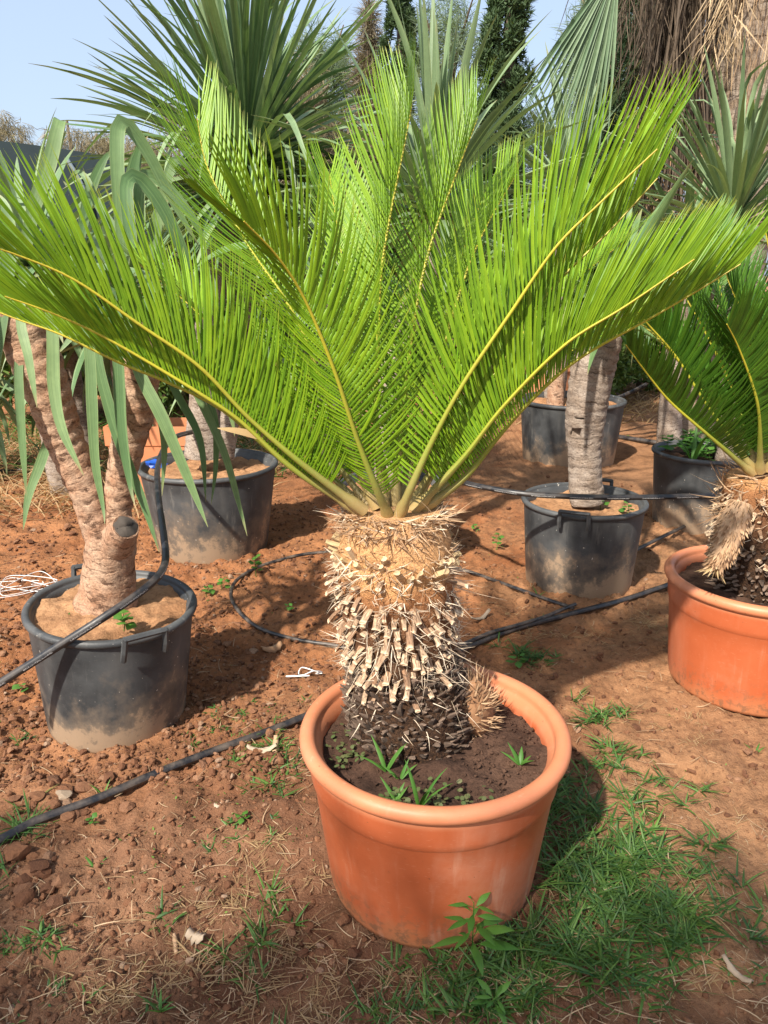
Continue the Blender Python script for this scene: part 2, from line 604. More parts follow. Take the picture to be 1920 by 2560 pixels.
def m_terracotta(seedx=0.0):
    m = NT('terracotta_plastic')
    o = m.coord('Object')
    x, y, z = m.xyz(o)
    n = m.noise(o, 5, 5, 0.6)
    streak = m.noise(o, 9, 4, 0.6, stretch=(1, 1, 0.12))
    col = m.mix(m.ramp(n, [(0.35, 0.0), (0.7, 1.0)]), (0.39, 0.088, 0.030), (0.455, 0.115, 0.043))
    col = m.mix(m.ramp(streak, [(0.48, 0.0), (0.75, 0.6)]), col, (0.52, 0.205, 0.115))
    # rim colour lightened to imitate light falling on the upturned lip
    col = m.mix(m.ramp(m.math('ADD', z, m.math('MULTIPLY', n, 0.01)), [(0.372, 0.0), (0.385, 0.75)]), col, (0.56, 0.215, 0.105))
    # dust low on the wall
    d = m.ramp(m.math('ADD', z, m.math('MULTIPLY', m.noise(o, 7, 5), 0.16)), [(0.075, 0.75), (0.15, 0.0)])
    col = m.mix(d, col, (0.44, 0.19, 0.085))
    stain = m.noise(o, 3.2, 6, 0.7)
    col = m.mix(m.ramp(stain, [(0.50, 0.0), (0.62, 0.30)]), col, (0.50, 0.24, 0.15))
    drip = m.noise(o, 26, 4, 0.6, stretch=(1, 1, 0.05))
    col = m.mix(m.math('MULTIPLY', m.ramp(drip, [(0.58, 0.0), (0.70, 0.45)]), m.ramp(stain, [(0.40, 0.0), (0.60, 1.0)])), col, (0.58, 0.33, 0.22))
    mud = m.math('MULTIPLY', m.ramp(m.noise(o, 48, 4, 0.7), [(0.50, 0.0), (0.60, 0.8)]), m.ramp(m.math('ADD', z, m.math('MULTIPLY', stain, 0.12)), [(0.08, 1.0), (0.20, 0.0)]))
    col = m.mix(mud, col, (0.20, 0.095, 0.05))
    scr = m.noise(o, 60, 3, 0.5, stretch=(1, 1, 8))
    col = m.mix(m.ramp(scr, [(0.66, 0.0), (0.72, 0.35)]), col, (0.60, 0.32, 0.20))
    sp = m.ramp(m.noise(o, 95, 2), [(0.70, 0.0), (0.74, 1.0)])
    sp2 = m.math('MULTIPLY', sp, m.ramp(m.noise(o, 6, 2), [(0.5, 0.0), (0.62, 0.8)]))
    col = m.mix(sp2, col, (0.12, 0.05, 0.025))
    m.bump(m.noise(o, 260, 2), 0.06, 0.002)
    return m.done(col, m.ramp(n, [(0.3, 0.42), (0.7, 0.55)]), 0.42)


M['terracotta'] = m_terracotta()


def m_blackpot():
    m = NT('black_pot_plastic')
    o = m.coord('Object')
    x, y, z = m.xyz(o)
    rnd = m.n('ShaderNodeObjectInfo').outputs['Random']
    off = m.n('ShaderNodeVectorMath', operation='ADD')
    m.l(o, off.inputs[0])
    cmb = m.n('ShaderNodeCombineXYZ')
    m.l(m.math('MULTIPLY', rnd, 17.0), cmb.inputs[0])
    m.l(cmb.outputs[0], off.inputs[1])
    p = off.outputs[0]
    n = m.noise(p, 4, 6, 0.62)
    n2 = m.noise(p, 14, 5, 0.65, stretch=(1, 1, 0.5))
    col = m.mix(m.ramp(n, [(0.35, 0.0), (0.68, 1.0)]), (0.030, 0.032, 0.034), (0.090, 0.093, 0.094))
    col = m.mix(m.ramp(m.noise(p, 9, 4, 0.6, stretch=(1, 1, 0.15)), [(0.52, 0.0), (0.78, 0.5)]), col, (0.14, 0.135, 0.125))
    dz = m.math('ADD', m.math('SUBTRACT', z, m.math('MULTIPLY', m.math('SUBTRACT', n, 0.5), 0.95)), m.math('MULTIPLY', m.math('SUBTRACT', n2, 0.5), 0.30))
    col = m.mix(m.ramp(dz, [(0.06, 0.75), (0.26, 0.0)]), col, (0.23, 0.165, 0.11))
    caked = m.ramp(m.math('ADD', dz, m.math('MULTIPLY', m.math('SUBTRACT', m.noise(p, 38, 6, 0.75), 0.5), 0.45)), [(0.06, 0.7), (0.13, 0.0)])
    col = m.mix(caked, col, (0.34, 0.235, 0.15))
    drip = m.ramp(m.noise(p, 30, 4, 0.6, stretch=(1, 1, 0.04)), [(0.60, 0.0), (0.72, 0.5)])
    col = m.mix(m.math('MULTIPLY', drip, m.ramp(n2, [(0.42, 0.0), (0.6, 1.0)])), col, (0.26, 0.245, 0.22))
    col = m.mix(m.ramp(m.noise(p, 70, 3, 0.5, stretch=(1, 1, 6)), [(0.68, 0.0), (0.74, 0.5)]), col, (0.20, 0.19, 0.18))
    spk = m.ramp(m.noise(p, 70, 1), [(0.775, 0.0), (0.785, 1.0)])
    col = m.mix(spk, col, (0.5, 0.46, 0.40))
    rim = m.ramp(z, [(0.40, 0.0), (0.42, 0.35)])
    m.bump(m.noise(p, 130, 4), 0.15, 0.003)
    return m.done(col, m.ramp(n, [(0.3, 0.42), (0.7, 0.6)]), 0.4)


M['blackpot'] = m_blackpot()


def m_bark(name, c0, c1, dark, ring=60):
    m = NT(name)
    u, v = m.uv()
    p = m.geo()
    wob = m.math('MULTIPLY', m.noise(p, 22, 4), 0.05)
    uu = m.math('ADD', u, wob)
    cb = m.n('ShaderNodeCombineXYZ')
    m.l(m.math('MULTIPLY', uu, float(ring)), cb.inputs[0])
    m.l(m.math('MULTIPLY', v, 5.0), cb.inputs[1])
    rg = m.noise(cb.outputs[0], 1.0, 4, 0.7)
    n = m.noise(p, 14, 5)
    nf = m.noise(p, 110, 4, 0.7)
    col = m.mix(m.ramp(n, [(0.35, 0.0), (0.65, 1.0)]), c0, c1)
    col = m.mix(m.ramp(rg, [(0.36, 0.95), (0.47, 0.0)]), col, dark)
    col = m.mix(m.ramp(nf, [(0.36, 0.5), (0.55, 0.0)]), col, dark)
    h = m.math('ADD', rg, m.math('MULTIPLY', nf, 0.4))
    m.bump(h, 0.9, 0.008)
    return m.done(col, 0.9, 0.2)


M['bark'] = m_bark('yucca_bark', (0.36, 0.195, 0.115), (0.47, 0.32, 0.22), (0.085, 0.045, 0.028), 75)
M['bark_grey'] = m_bark('yucca_bark_grey', (0.27, 0.205, 0.155), (0.38, 0.315, 0.26), (0.085, 0.06, 0.045), 85)
M['bark_palm'] = m_bark('palm_bark', (0.26, 0.19, 0.13), (0.36, 0.30, 0.24), (0.07, 0.048, 0.034), 30)


def m_wool():
    m = NT('cycad_trunk_wool')
    p = m.geo()
    x, y, z = m.xyz(p)
    n = m.noise(p, 26, 5, 0.65)
    zz = m.math('ADD', z, m.math('MULTIPLY', m.math('SUBTRACT', n, 0.5), 0.10))
    col = m.ramp(zz, [(0.36, (0.026, 0.017, 0.013)), (0.56, (0.045, 0.027, 0.018)), (0.68, (0.20, 0.095, 0.048)), (0.755, (0.44, 0.20, 0.085)), (0.79, (0.72, 0.39, 0.17)), (0.92, (0.70, 0.40, 0.19))])
    nf = m.noise(p, 150, 5, 0.7)
    col = m.mix(m.ramp(nf, [(0.35, 0.5), (0.6, 0.0)]), col, (0.16, 0.08, 0.04))
    m.bump(m.math('ADD', n, nf), 0.9, 0.012)
    return m.done(col, 0.95, 0.1)


M['wool'] = m_wool()


def m_simple(name, c0, c1, rough=0.8, scale=40, bump=0.4, stretch=None, objrand=True, spec=0.3):
    m = NT(name)
    p = m.coord('Object')
    n = m.noise(p, scale, 5, 0.65, stretch=stretch)
    f = n
    if objrand:
        f = m.math('ADD', m.math('MULTIPLY', n, 0.6), m.math('MULTIPLY', m.n('ShaderNodeObjectInfo').outputs['Random'], 0.5))
    col = m.mix(m.ramp(f, [(0.25, 0.0), (0.8, 1.0)]), c0, c1)
    m.bump(n, bump, 0.003)
    return m.done(col, rough, spec)


def m_stub():
    """cut leaf base: bark sides, pale cut end"""
    m = NT('leaf_base_stub')
    u, v = m.uv()
    p = m.coord('Object')
    r = m.n('ShaderNodeObjectInfo').outputs['Random']
    fib = m.noise(p, 220, 4, 0.6, stretch=(0.12, 1, 1))
    col = m.mix(r, (0.27, 0.155, 0.09), (0.56, 0.42, 0.28))
    col = m.mix(m.ramp(fib, [(0.38, 0.75), (0.58, 0.0)]), col, (0.12, 0.065, 0.04))
    col = m.mix(m.ramp(u, [(0.0, 0.85), (0.45, 0.0)]), col, (0.26, 0.13, 0.065))
    col = m.mix(m.ramp(u, [(0.86, 0.0), (0.97, 0.9)]), col, (0.66, 0.50, 0.33))
    m.bump(fib, 0.8, 0.004)
    return m.done(col, 0.9, 0.15)


M['stub'] = m_stub()
M['scale'] = m_simple('old_leaf_scar', (0.016, 0.011, 0.009), (0.21, 0.145, 0.105), 0.95, 60, 0.8)
M['stub_fresh'] = m_simple('fresh_leaf_base', (0.38, 0.28, 0.14), (0.60, 0.43, 0.26), 0.8, 30, 0.3)
M['fibre'] = leaf_mat('dry_fibre', (0.50, 0.38, 0.26), (0.74, 0.64, 0.50), rough=0.8, transl=0.1)
M['fibre_brown'] = leaf_mat('brown_fibre', (0.30, 0.17, 0.09), (0.55, 0.38, 0.23), rough=0.9, transl=0.1)
M['cut'] = m_simple('burnt_cut_face', (0.010, 0.009, 0.008), (0.075, 0.062, 0.052), 0.95, 25, 0.8)
M['string'] = m_simple('white_string', (0.62, 0.62, 0.60), (0.8, 0.8, 0.78), 0.7, 80, 0.2)
M['bark_piece'] = m_simple('bark_piece', (0.30, 0.16, 0.08), (0.50, 0.33, 0.20), 0.9, 30, 0.5)
M['pale_chip'] = m_simple('pale_chip', (0.26, 0.19, 0.13), (0.42, 0.33, 0.24), 0.9, 40, 0.4)
M['blue'] = m_simple('blue_plastic', (0.010, 0.06, 0.33), (0.02, 0.10, 0.45), 0.4, 20, 0.05)
M['net'] = m_simple('dark_shade_net', (0.006, 0.014, 0.018), (0.014, 0.027, 0.032), 0.8, 3, 0.1)
M['net_low'] = m_simple('pale_net', (0.09, 0.13, 0.13), (0.16, 0.21, 0.20), 0.6, 3, 0.1)
M['metal'] = m_simple('galvanised_hoop', (0.16, 0.20, 0.22), (0.22, 0.27, 0.29), 0.7, 20, 0.05)
M['planter'] = m_simple('planter_plastic', (0.50, 0.19, 0.085), (0.58, 0.25, 0.13), 0.55, 9, 0.05)
M['trunk_dark'] = m_simple('background_trunk', (0.10, 0.075, 0.05), (0.2, 0.15, 0.11), 0.95, 12, 0.6)


def m_hose(name='hose_rubber', dusty=0.3, printed=True):
    m = NT(name)
    u, v = m.uv()
    p = m.geo()
    n = m.noise(p, 18, 5, 0.65)
    col = m.mix(m.ramp(n, [(0.40, 0.0), (0.75, dusty)]), (0.012, 0.013, 0.016), (0.20, 0.15, 0.11))
    if printed:
        # worn white print running along the pipe: short characters in groups
        a = m.math('FRACT', m.math('MULTIPLY', u, 1.0 / 0.16))
        grp = m.ramp(a, [(0.0, 1.0), (0.62, 0.0)], 'CONSTANT')
        cb = m.n('ShaderNodeCombineXYZ')
        m.l(m.math('MULTIPLY', u, 210.0), cb.inputs[0])
        m.l(m.math('MULTIPLY', v, 60.0), cb.inputs[1])
        ch = m.ramp(m.noise(cb.outputs[0], 1.0, 1, 0.5), [(0.50, 0.0), (0.53, 1.0)])
        band = m.math('MULTIPLY', m.math('GREATER_THAN', v, 0.47), m.math('LESS_THAN', v, 0.56))
        col = m.mix(m.math('MULTIPLY', m.math('MULTIPLY', ch, band), grp), col, (0.62, 0.62, 0.6))
    m.bump(n, 0.08, 0.002)
    return m.done(col, m.ramp(n, [(0.35, 0.32), (0.7, 0.6)]), 0.5)


M['hose'] = m_hose()
M['hose_plain'] = m_hose('hose_plain', 0.55, False)
M['hose_dusty'] = m_hose('hose_dusty', 0.95, False)

# ------------------------------------------------------------------ ground
POTS = []     # (x, y, radius) filled below, used to press litter away


def axis(lo, hi, step, far, grow=1.16):
    a = list(np.arange(lo, hi + 1e-6, step))
    s = step
    while a[-1] < far:
        s *= grow
        a.append(a[-1] + s)
    s = step
    b = []
    x = lo
    while x > -far:
        s *= grow
        x -= s
        b.append(x)
    return np.array(b[::-1] + a)


def gh(x, y):
    """ground height"""
    x, y = np.asarray(x, float), np.asarray(y, float)
    z = 0.030 * vnoise(x * 1.6 + 3, y * 1.6, 1) + 0.022 * vnoise(x * 5, y * 5, 2)
    lump = 0.75 + 1.0 * np.clip(vnoise(x * 0.9 + 9, y * 0.9, 5) + 0.25 - 0.30 * x * (y < 3), 0, 1)
    z = z + lump * (0.034 * vnoise(x * 14, y * 14, 3) + 0.034 * np.abs(vnoise(x * 33, y * 33, 4)) + 0.016 * vnoise(x * 70, y * 70, 6))
    # a hoof-like hollow and shallow furrow in the pale soil on the right
    z = z - 0.045 * np.exp(-(((x - 0.93) / 0.06) ** 2 + ((y - 1.95 - 0.55 * (0.93 - x)) / 0.035) ** 2))
    z = z - 0.018 * np.exp(-(((y - 1.80 - 0.6 * (x - 1.0)) / 0.02) ** 2)) * np.clip((x - 0.9) * 4, 0, 1) * (x < 1.7)
    near = np.exp(-np.maximum(np.hypot(x, y - 2) - 9, 0) / 6)
    return z * (0.15 + 0.85 * near)


xs = axis(-1.7, 1.7, 0.0125, 260)
ys = axis(0.95, 4.6, 0.0125, 320)
ys = ys[ys > -60]
XX, YY = np.meshgrid(xs, ys, indexing='xy')
gm = MB()
nx, ny = len(xs), len(ys)
ii, jj = np.meshgrid(np.arange(ny - 1), np.arange(nx - 1), indexing='ij')
a = ii * nx + jj
gm.add(np.stack([XX, YY, gh(XX, YY)], -1), np.stack([a, a + 1, a + nx + 1, a + nx], -1).reshape(-1, 4))
tag(gm.ob('ground', M['ground']), kind='structure')


def gz(x, y):
    return float(gh(x, y))


def GP(px, py, lift=0.0):
    """picture point on the ground, with the ground's own height"""
    g = G(px, py, 0.0)
    for _ in range(3):
        g = G(px, py, gz(g[0], g[1]))
    return np.array([g[0], g[1], g[2] + lift])


# ------------------------------------------------------------------ pots
def pot_profile(Rr, Rb, H, roll=0.022, step=0.0, wall=0.006, depth=0.06):
    out = [(0.0, 0.004), (Rb - 0.012, 0.0), (Rb - 0.003, 0.003), (Rb, 0.014)]
    zt = H - roll * 1.6
    Rt = Rr - roll
    zs = H * 0.72
    f = lambda z: Rb + (Rt - Rb) * (z / zt)
    if step:
        for z in np.linspace(0.03, zs - 0.004, 6):
            out.append((f(z), z))
        out += [(f(zs) + step * 0.3, zs), (f(zs) + step, zs + 0.006)]
        for z in np.linspace(zs + 0.02, zt, 4):
            out.append((f(z) + step, z))
        Rt += step
    else:
        for z in np.linspace(0.03, zt, 8):
            out.append((f(z), z))
    body = list(out)
    rim = []
    c = (Rr - roll * 0.95, H - roll)
    for t in np.linspace(-100, 190, 14):
        rim.append((c[0] + roll * math.cos(R(t)), c[1] + roll * math.sin(R(t))))
    inner = [(Rr - 2 * roll - 0.002, H - roll * 1.4)]
    for z in np.linspace(H - roll * 2, H - depth - 0.05, 4):
        inner.append((Rr - 2 * roll - 0.004 - (H - z) * 0.2, z))
    return body, rim, inner


def make_pot(name, label, cat, c, Rr, Rb, H, mat, roll=0.022, step=0.0, soil='potsoil_dark', depth=0.055, handles=(), tilt=(0, 0), group=None, seg=72, soil_bump=0.02, soil_mound=0.0):
    root = bpy.data.objects.new(name, None)
    COL.objects.link(root)
    zb = gz(c[0], c[1]) - 0.012
    root.location = (c[0], c[1], zb)
    root.rotation_euler = (R(tilt[0]), R(tilt[1]), 0)
    tag(root, label, cat, group)
    body, rim, inner = pot_profile(Rr, Rb, H, roll, step, depth=depth)
    mb = MB()
    lathe(mb, body, seg, wob=0.003)
    link('body', mb.mesh('pot_body', mat), root)
    mb = MB()
    lathe(mb, rim + inner, seg, wob=0.003)
    rim_o = link('rim', mb.mesh('pot_rim', mat), root)
    # soil disc
    Ri = Rr - 2 * roll - 0.004 - depth * 0.2 + 0.004
    mb = MB()
    nr, ns = 26, 84
    rr = np.linspace(0, 1, nr)[:, None]
    th = np.linspace(0, 2 * np.pi, ns + 1)[None]
    x, y = Ri * rr * np.cos(th), Ri * rr * np.sin(th)
    z = H - depth + soil_bump * (1.2 * vnoise(x * 12 + c[0] * 7, y * 12 + 3) + 0.8 * vnoise(x * 30, y * 30 + c[1], 8) + 0.5 * vnoise(x * 70, y * 70, 9)) + soil_mound * np.exp(-(rr / 0.5) ** 2)
    i, j = np.meshgrid(np.arange(nr - 1), np.arange(ns), indexing='ij')
    a = i * (ns + 1) + j
    mb.add(np.stack(np.broadcast_arrays(x, y, z), -1), np.stack([a, a + 1, a + ns + 2, a + ns + 1], -1).reshape(-1, 4))
    link('soil', mb.mesh('pot_soil', M[soil]), root)
    for ang in handles:
        mb = MB()
        w, hh = 0.064, 0.046
        loop = [(-w, 0.010, -0.030), (-w, 0.020, 0.0), (-w * 0.96, 0.026, hh), (w * 0.96, 0.026, hh), (w, 0.020, 0.0), (w, 0.010, -0.030)]
        for p0, p1 in zip(loop[:-1], loop[1:]):
            p0, p1 = np.array(p0), np.array(p1)
            dd = nrm(p1 - p0)
            tube(mb, np.array([p0 - dd * 0.004, p1 + dd * 0.004]), 0.0095, 6)
        V = np.concatenate(mb.v)
        ca, sa = math.cos(R(ang)), math.sin(R(ang))
        # local frame: x tangent, y outward
        Vo = np.stack([V[:, 0] * -sa + (Rr + V[:, 1] - 0.008) * ca, V[:, 0] * ca + (Rr + V[:, 1] - 0.008) * sa, V[:, 2] + H - 0.03], -1)
        mb.v = [Vo]
        mb.uv = [np.concatenate(mb.uv)]
        link('handle', mb.mesh('pot_handle', mat, smooth=False), rim_o)
    POTS.append((c[0], c[1], Rb))
    return root, zb + H - depth


main_pot, main_soil = make_pot('terracotta_pot', 'round terracotta plastic pot holding the large bright green cycad', 'plant pot', (0.12, 1.58), 0.320, 0.252, 0.425, M['terracotta'], 0.019, 0.005, depth=0.06, seg=96)
right_pot, right_soil = make_pot('terracotta_pot', 'terracotta plastic pot holding the darker cycad with a cone-shaped pup', 'plant pot', (1.335, 2.50), 0.322, 0.268, 0.42, M['terracotta'], 0.019, 0.005, depth=0.055, seg=96)
left_pot, left_soil = make_pot('nursery_pot', 'black nursery pot with side handles holding the forked-trunk yucca', 'plant pot', (-0.915, 2.285), 0.268, 0.222, 0.43, M['blackpot'], 0.013, 0, 'potsoil_tan', 0.030, handles=(-52, 122), tilt=(2, 4), seg=80, soil_mound=0.02)
rpot, rpot_soil = make_pot('nursery_pot', 'black nursery pot with handles holding the trunk with a square hole', 'plant pot', (0.955, 3.48), 0.295, 0.25, 0.44, M['blackpot'], 0.013, 0, 'potsoil_tan', 0.045, handles=(-112, 62), seg=80)
mpot, mpot_soil = make_pot('nursery_pot', 'wide grey-black nursery pot with blue rag on its rim behind the forked yucca', 'plant pot', (-0.945, 3.98), 0.37, 0.29, 0.49, M['blackpot'], 0.014, 0, 'potsoil_tan', 0.05, seg=80)
bpot, bpot_soil = make_pot('nursery_pot', 'black nursery pot standing directly behind the large cycad trunk', 'plant pot', (0.04, 3.75), 0.285, 0.235, 0.43, M['blackpot'], 0.013, 0, 'potsoil_tan', 0.05)
dpot, dpot_soil = make_pot('nursery_pot', 'large mud-caked black pot behind the trunk with a square hole', 'plant pot', (1.50, 6.05), 0.42, 0.36, 0.52, M['blackpot'], 0.016, 0, 'potsoil_tan', 0.05)
wpot, wpot_soil = make_pot('nursery_pot', 'black pot overgrown with bright green weeds beside the darker cycad', 'plant pot', (1.90, 4.40), 0.30, 0.25, 0.47, M['blackpot'], 0.014, 0, 'potsoil_dark', 0.04)
tpot, tpot_soil = make_pot('nursery_pot', 'tall straight black pot behind the drooping cycad frond', 'plant pot', (2.78, 6.85), 0.30, 0.27, 0.85, M['blackpot'], 0.016, 0, 'potsoil_dark', 0.05)


# ------------------------------------------------------------------ cycads
LEAFLET_COUNT = [0]


def frond(plant, P, crown, n_side, Lmax, wmax, mat, seed=0, single=False, keel=0.62, start=0.115, alpha=(80, 66, 36), rr=0.0105, face=0.0, nvec=None):
    rng = np.random.default_rng(seed)
    n = 44
    P = spline(P, n)
    mb = MB()
    s = np.linspace(0, 1, n)
    rad = rr * (1.25 - 0.55 * np.minimum(1, s * 3)) * (1 - 0.78 * s)
    rad[:3] *= 1.35
    tube(mb, P, rad, 8)
    for k in range(len(mb.uv)):
        L = mb.uv[0][:, 0].max() if k == 0 else L
        mb.uv[k] = mb.uv[k] / np.array([L, 1])
    fr = mb.ob('frond', M['rachis'], plant)
    T = nrm(np.gradient(P, axis=0))
    # leaflets
    t = np.linspace(start, 0.995, n_side)
    base_all, dirs, sides, Ls, Ws, bvs, bends, vv = [], [], [], [], [], [], [], []
    for sg in (-1, 1):
        tt = np.clip(t + rng.normal(0, 0.0012, n_side), 0, 1)
        x = tt * (n - 1)
        i = np.minimum(x.astype(int), n - 2)
        f = (x - i)[:, None]
        p = P[i] * (1 - f) + P[i + 1] * f
        tg = nrm(T[i] * (1 - f) + T[i + 1] * f)
        A = np.stack([np.full(n_side, crown[0]), np.full(n_side, crown[1]), p[:, 2] + 0.38], -1)
        V = nrm(A - p) + face * np.array([0, -1.0, 0.1])
        if nvec is not None:
            V = np.broadcast_to(np.array(nvec, float), p.shape)
        N = nrm(V - (V * tg).sum(1, keepdims=True) * tg)
        B = np.cross(tg, N)
        al = np.interp(tt, [start, 0.5, 1.0], alpha) + rng.normal(0, 1.3, n_side)
        al = np.radians(al)[:, None]
        kk = keel + rng.normal(0, 0.035, n_side)[:, None] + 0.10 * np.sin(tt * 9 + seed)[:, None]
        out = sg * B * np.cos(kk) + N * np.sin(kk)
        d = nrm(np.cos(al) * tg + np.sin(al) * out)
        env = np.interp(tt, [start, start + 0.12, 0.35, 0.75, 0.92, 1.0], [0.34, 0.70, 1.0, 0.98, 0.78, 0.55])
        L = Lmax * env * (1 + rng.normal(0, 0.022, n_side))
        odd = rng.random(n_side) < 0.05
        L = np.where(odd, L * rng.uniform(0.5, 0.8, n_side), L)
        d = nrm(d + odd[:, None] * rng.normal(0, 0.16, (n_side, 3)))
        base_all.append(p + (N * 0.75 + sg * B * 0.45) * rad[i][:, None])
        dirs.append(d)
        sides.append(nrm(tg - (tg * d).sum(1, keepdims=True) * d))
        Ls.append(L)
        Ws.append(wmax * (0.75 + 0.25 * env) * (1 + rng.normal(0, 0.06, n_side)))
        bends.append(0.20 + rng.normal(0, 0.03, n_side))
        bvs.append(nrm(tg + 0.35 * N - 0.25 * sg * B + rng.normal(0, 0.07, (n_side, 3))))
        vv.append(rng.random(n_side))
    base, d, sd = map(np.concatenate, (base_all, dirs, sides))
    L, W, be, bv, v = map(np.concatenate, (Ls, Ws, bends, bvs, vv))
    pr = np.array([0.55, 1.0, 1.0, 0.86, 0.58, 0.03])
    if single:
        for q in range(len(base)):
            mb = MB()
            sl = slice(q, q + 1)
            blades(mb, base[sl], d[sl], L[sl], W[sl], be[sl], bv[sl], 6, 0.35, sd[sl], pr, v[sl])
            o = bpy.data.objects.new('leaflet', mb.mesh('leaflet', mat))
            COL.objects.link(o)
            o.parent = fr
            o.matrix_parent_inverse = fr.matrix_parent_inverse.copy() if False else Matrix.Identity(4)
    else:
        mb = MB()
        blades(mb, base, d, L, W, be, bv, 6, 0.35, sd, pr, v)
        o = bpy.data.objects.new('leaflets', mb.mesh('leaflets', mat))
        COL.objects.link(o)
        o.parent = fr
        o['kind'] = 'stuff'
    return fr


def stub_mesh(name, L, w, h, mat, taper=0.8, bend=0.0, seg=7):
    mb = MB()
    n = 5
    s = np.linspace(0, 1, n)
    th = np.linspace(0, 2 * np.pi, seg + 1)
    V, uv = [], []
    for k in s:
        sc = 1 - (1 - taper) * k
        jit = 1 + 0.16 * np.sin(th * 3 + w * 900 + k * 2.0) + 0.22 * k * np.sin(th * 5 + L * 700)
        x = np.full(seg + 1, k * L)
        y = w * sc * np.cos(th) * jit
        z = h * sc * np.sin(th) * jit + bend * k * k
        V.append(np.stack([x, y, z], -1))
        uv.append(np.stack([np.full(seg + 1, k), th / 6.283], -1))
    V, uv = np.array(V), np.array(uv)
    i, j = np.meshgrid(np.arange(n - 1), np.arange(seg), indexing='ij')
    a = i * (seg + 1) + j
    mb.add(V, np.stack([a, a + 1, a + seg + 2, a + seg + 1], -1).reshape(-1, 4), uv=uv)
    e = V[-1]
    c = e[:-1].mean(0) - np.array([L * 0.04, 0, 0])
    mb.add(np.vstack([e[:-1], c]), tris=[(x, (x + 1) % seg, seg) for x in range(seg)], uv=np.tile([[1.0, 0.5]], (seg + 1, 1)))
    return mb.mesh(name, mat, smooth=False)


def merge_mesh(mb, me, mat4):
    """append a transformed copy of a mesh"""
    n = len(me.vertices)
    V = np.empty(n * 3)
    me.vertices.foreach_get('co', V)
    V = V.reshape(-1, 3)
    Mx = np.array(mat4)
    V = V @ Mx[:3, :3].T + Mx[:3, 3]
    uvl = me.uv_layers[0].data
    uv = np.zeros((n, 2))
    lv = np.empty(len(me.loops), np.int32)
    me.loops.foreach_get('vertex_index', lv)
    u = np.empty(len(me.loops) * 2)
    uvl.foreach_get('uv', u)
    uv[lv] = u.reshape(-1, 2)
    q = [tuple(p.vertices) for p in me.polygons if len(p.vertices) == 4]
    t = [tuple(p.vertices) for p in me.polygons if len(p.vertices) == 3]
    mb.add(V, q, t, uv)


def cycad_trunk(plant, axis_pts, radii, zones, seed, n_single, fibres=700):
    """zones: (z_from, z_to, meshes, pitch up/down deg, row step, column step, probability)"""
    rng = np.random.default_rng(seed)
    n = 46
    P = spline(axis_pts, n)
    s = np.linspace(0, 1, n)
    rad = np.interp(s, np.linspace(0, 1, len(radii)), radii)
    seg = 64
    th = np.arange(seg) / seg * 2 * np.pi
    rr = rad[:, None] * (1 + 0.10 * vnoise(th[None] * 5 + seed, s[:, None] * 24, 3) + 0.06 * vnoise(th[None] * 12, s[:, None] * 60, 4))
    mb = MB()
    tube(mb, P, rr, seg)
    trunk = mb.ob('trunk', M['wool'], plant)
    items = []
    zs = P[:, 2]
    for z0, z1, meshes, pit, rs, cs, prob in zones:
        z, row = z0, 0
        while z < z1:
            c = np.array([np.interp(z, zs, P[:, k]) for k in range(3)])
            r = np.interp(z, zs, rad)
            m = max(6, int(2 * math.pi * r / cs))
            for k in range(m):
                if rng.random() > prob:
                    continue
                ang = (k + 0.5 * (row % 2)) / m * 2 * math.pi + rng.normal(0, 0.05)
                zz = z + rng.normal(0, rs * 0.18)
                pp = pit + rng.normal(0, 9)
                loc = (c[0] + math.cos(ang) * r * 0.93, c[1] + math.sin(ang) * r * 0.93, zz)
                rot = Matrix.Rotation(ang + rng.normal(0, 0.16), 4, 'Z') @ Matrix.Rotation(-R(pp), 4, 'Y') @ Matrix.Rotation(rng.normal(0, 0.25), 4, 'X')
                sc = rng.uniform(0.72, 1.18)
                mt = Matrix.Translation(loc) @ rot @ Matrix.Diagonal((sc * rng.uniform(0.8, 1.15), sc, sc, 1))
                vis = -math.sin(ang) + 0.15 * rng.random() + (0.0 if meshes is scales_low else 0.35)      # the side towards the camera shows largest
                items.append((vis, meshes[rng.integers(len(meshes))], mt))
            z += rs
            row += 1
    items.sort(key=lambda q: -q[0])
    for vis, me, mt in items[:n_single]:
        o = bpy.data.objects.new('leaf_base', me)
        COL.objects.link(o)
        o.parent = plant
        o.matrix_parent_inverse = parent_inv[plant.name]
        o.matrix_basis = mt
    by = {}
    for vis, me, mt in items[n_single:]:
        by.setdefault(me.materials[0].name, MB())
        merge_mesh(by[me.materials[0].name], me, mt)
    for nm, mb in by.items():
        mb.ob('leaf_bases', bpy.data.materials[nm], plant, smooth=False)['kind'] = 'stuff'
    return P, rad


stubs_mid = [stub_mesh('leaf_base_stub', rng_l, w, h, M['stub'], tp, bd) for rng_l, w, h, tp, bd in
             [(0.044, 0.0085, 0.0040, 0.70, -0.010), (0.038, 0.0075, 0.0036, 0.95, -0.004), (0.032, 0.0095, 0.0042, 0.65, -0.008), (0.050, 0.0068, 0.0036, 1.05, -0.014), (0.026, 0.0085, 0.0038, 1.15, 0.002), (0.036, 0.0060, 0.0030, 0.9, -0.012)]]
scales_low = [stub_mesh('leaf_scar', l_, w, h, M['scale'], tp, bd) for l_, w, h, tp, bd in
              [(0.032, 0.0125, 0.0065, 0.22, 0.004), (0.027, 0.0135, 0.0072, 0.32, 0.002), (0.036, 0.0115, 0.0062, 0.16, 0.007)]]
stubs_top = [stub_mesh('fresh_stub', l_, w, h, M['stub_fresh'], tp, bd) for l_, w, h, tp, bd in
             [(0.040, 0.0085, 0.007, 0.85, 0.004), (0.032, 0.0080, 0.0065, 0.9, 0.003)]]

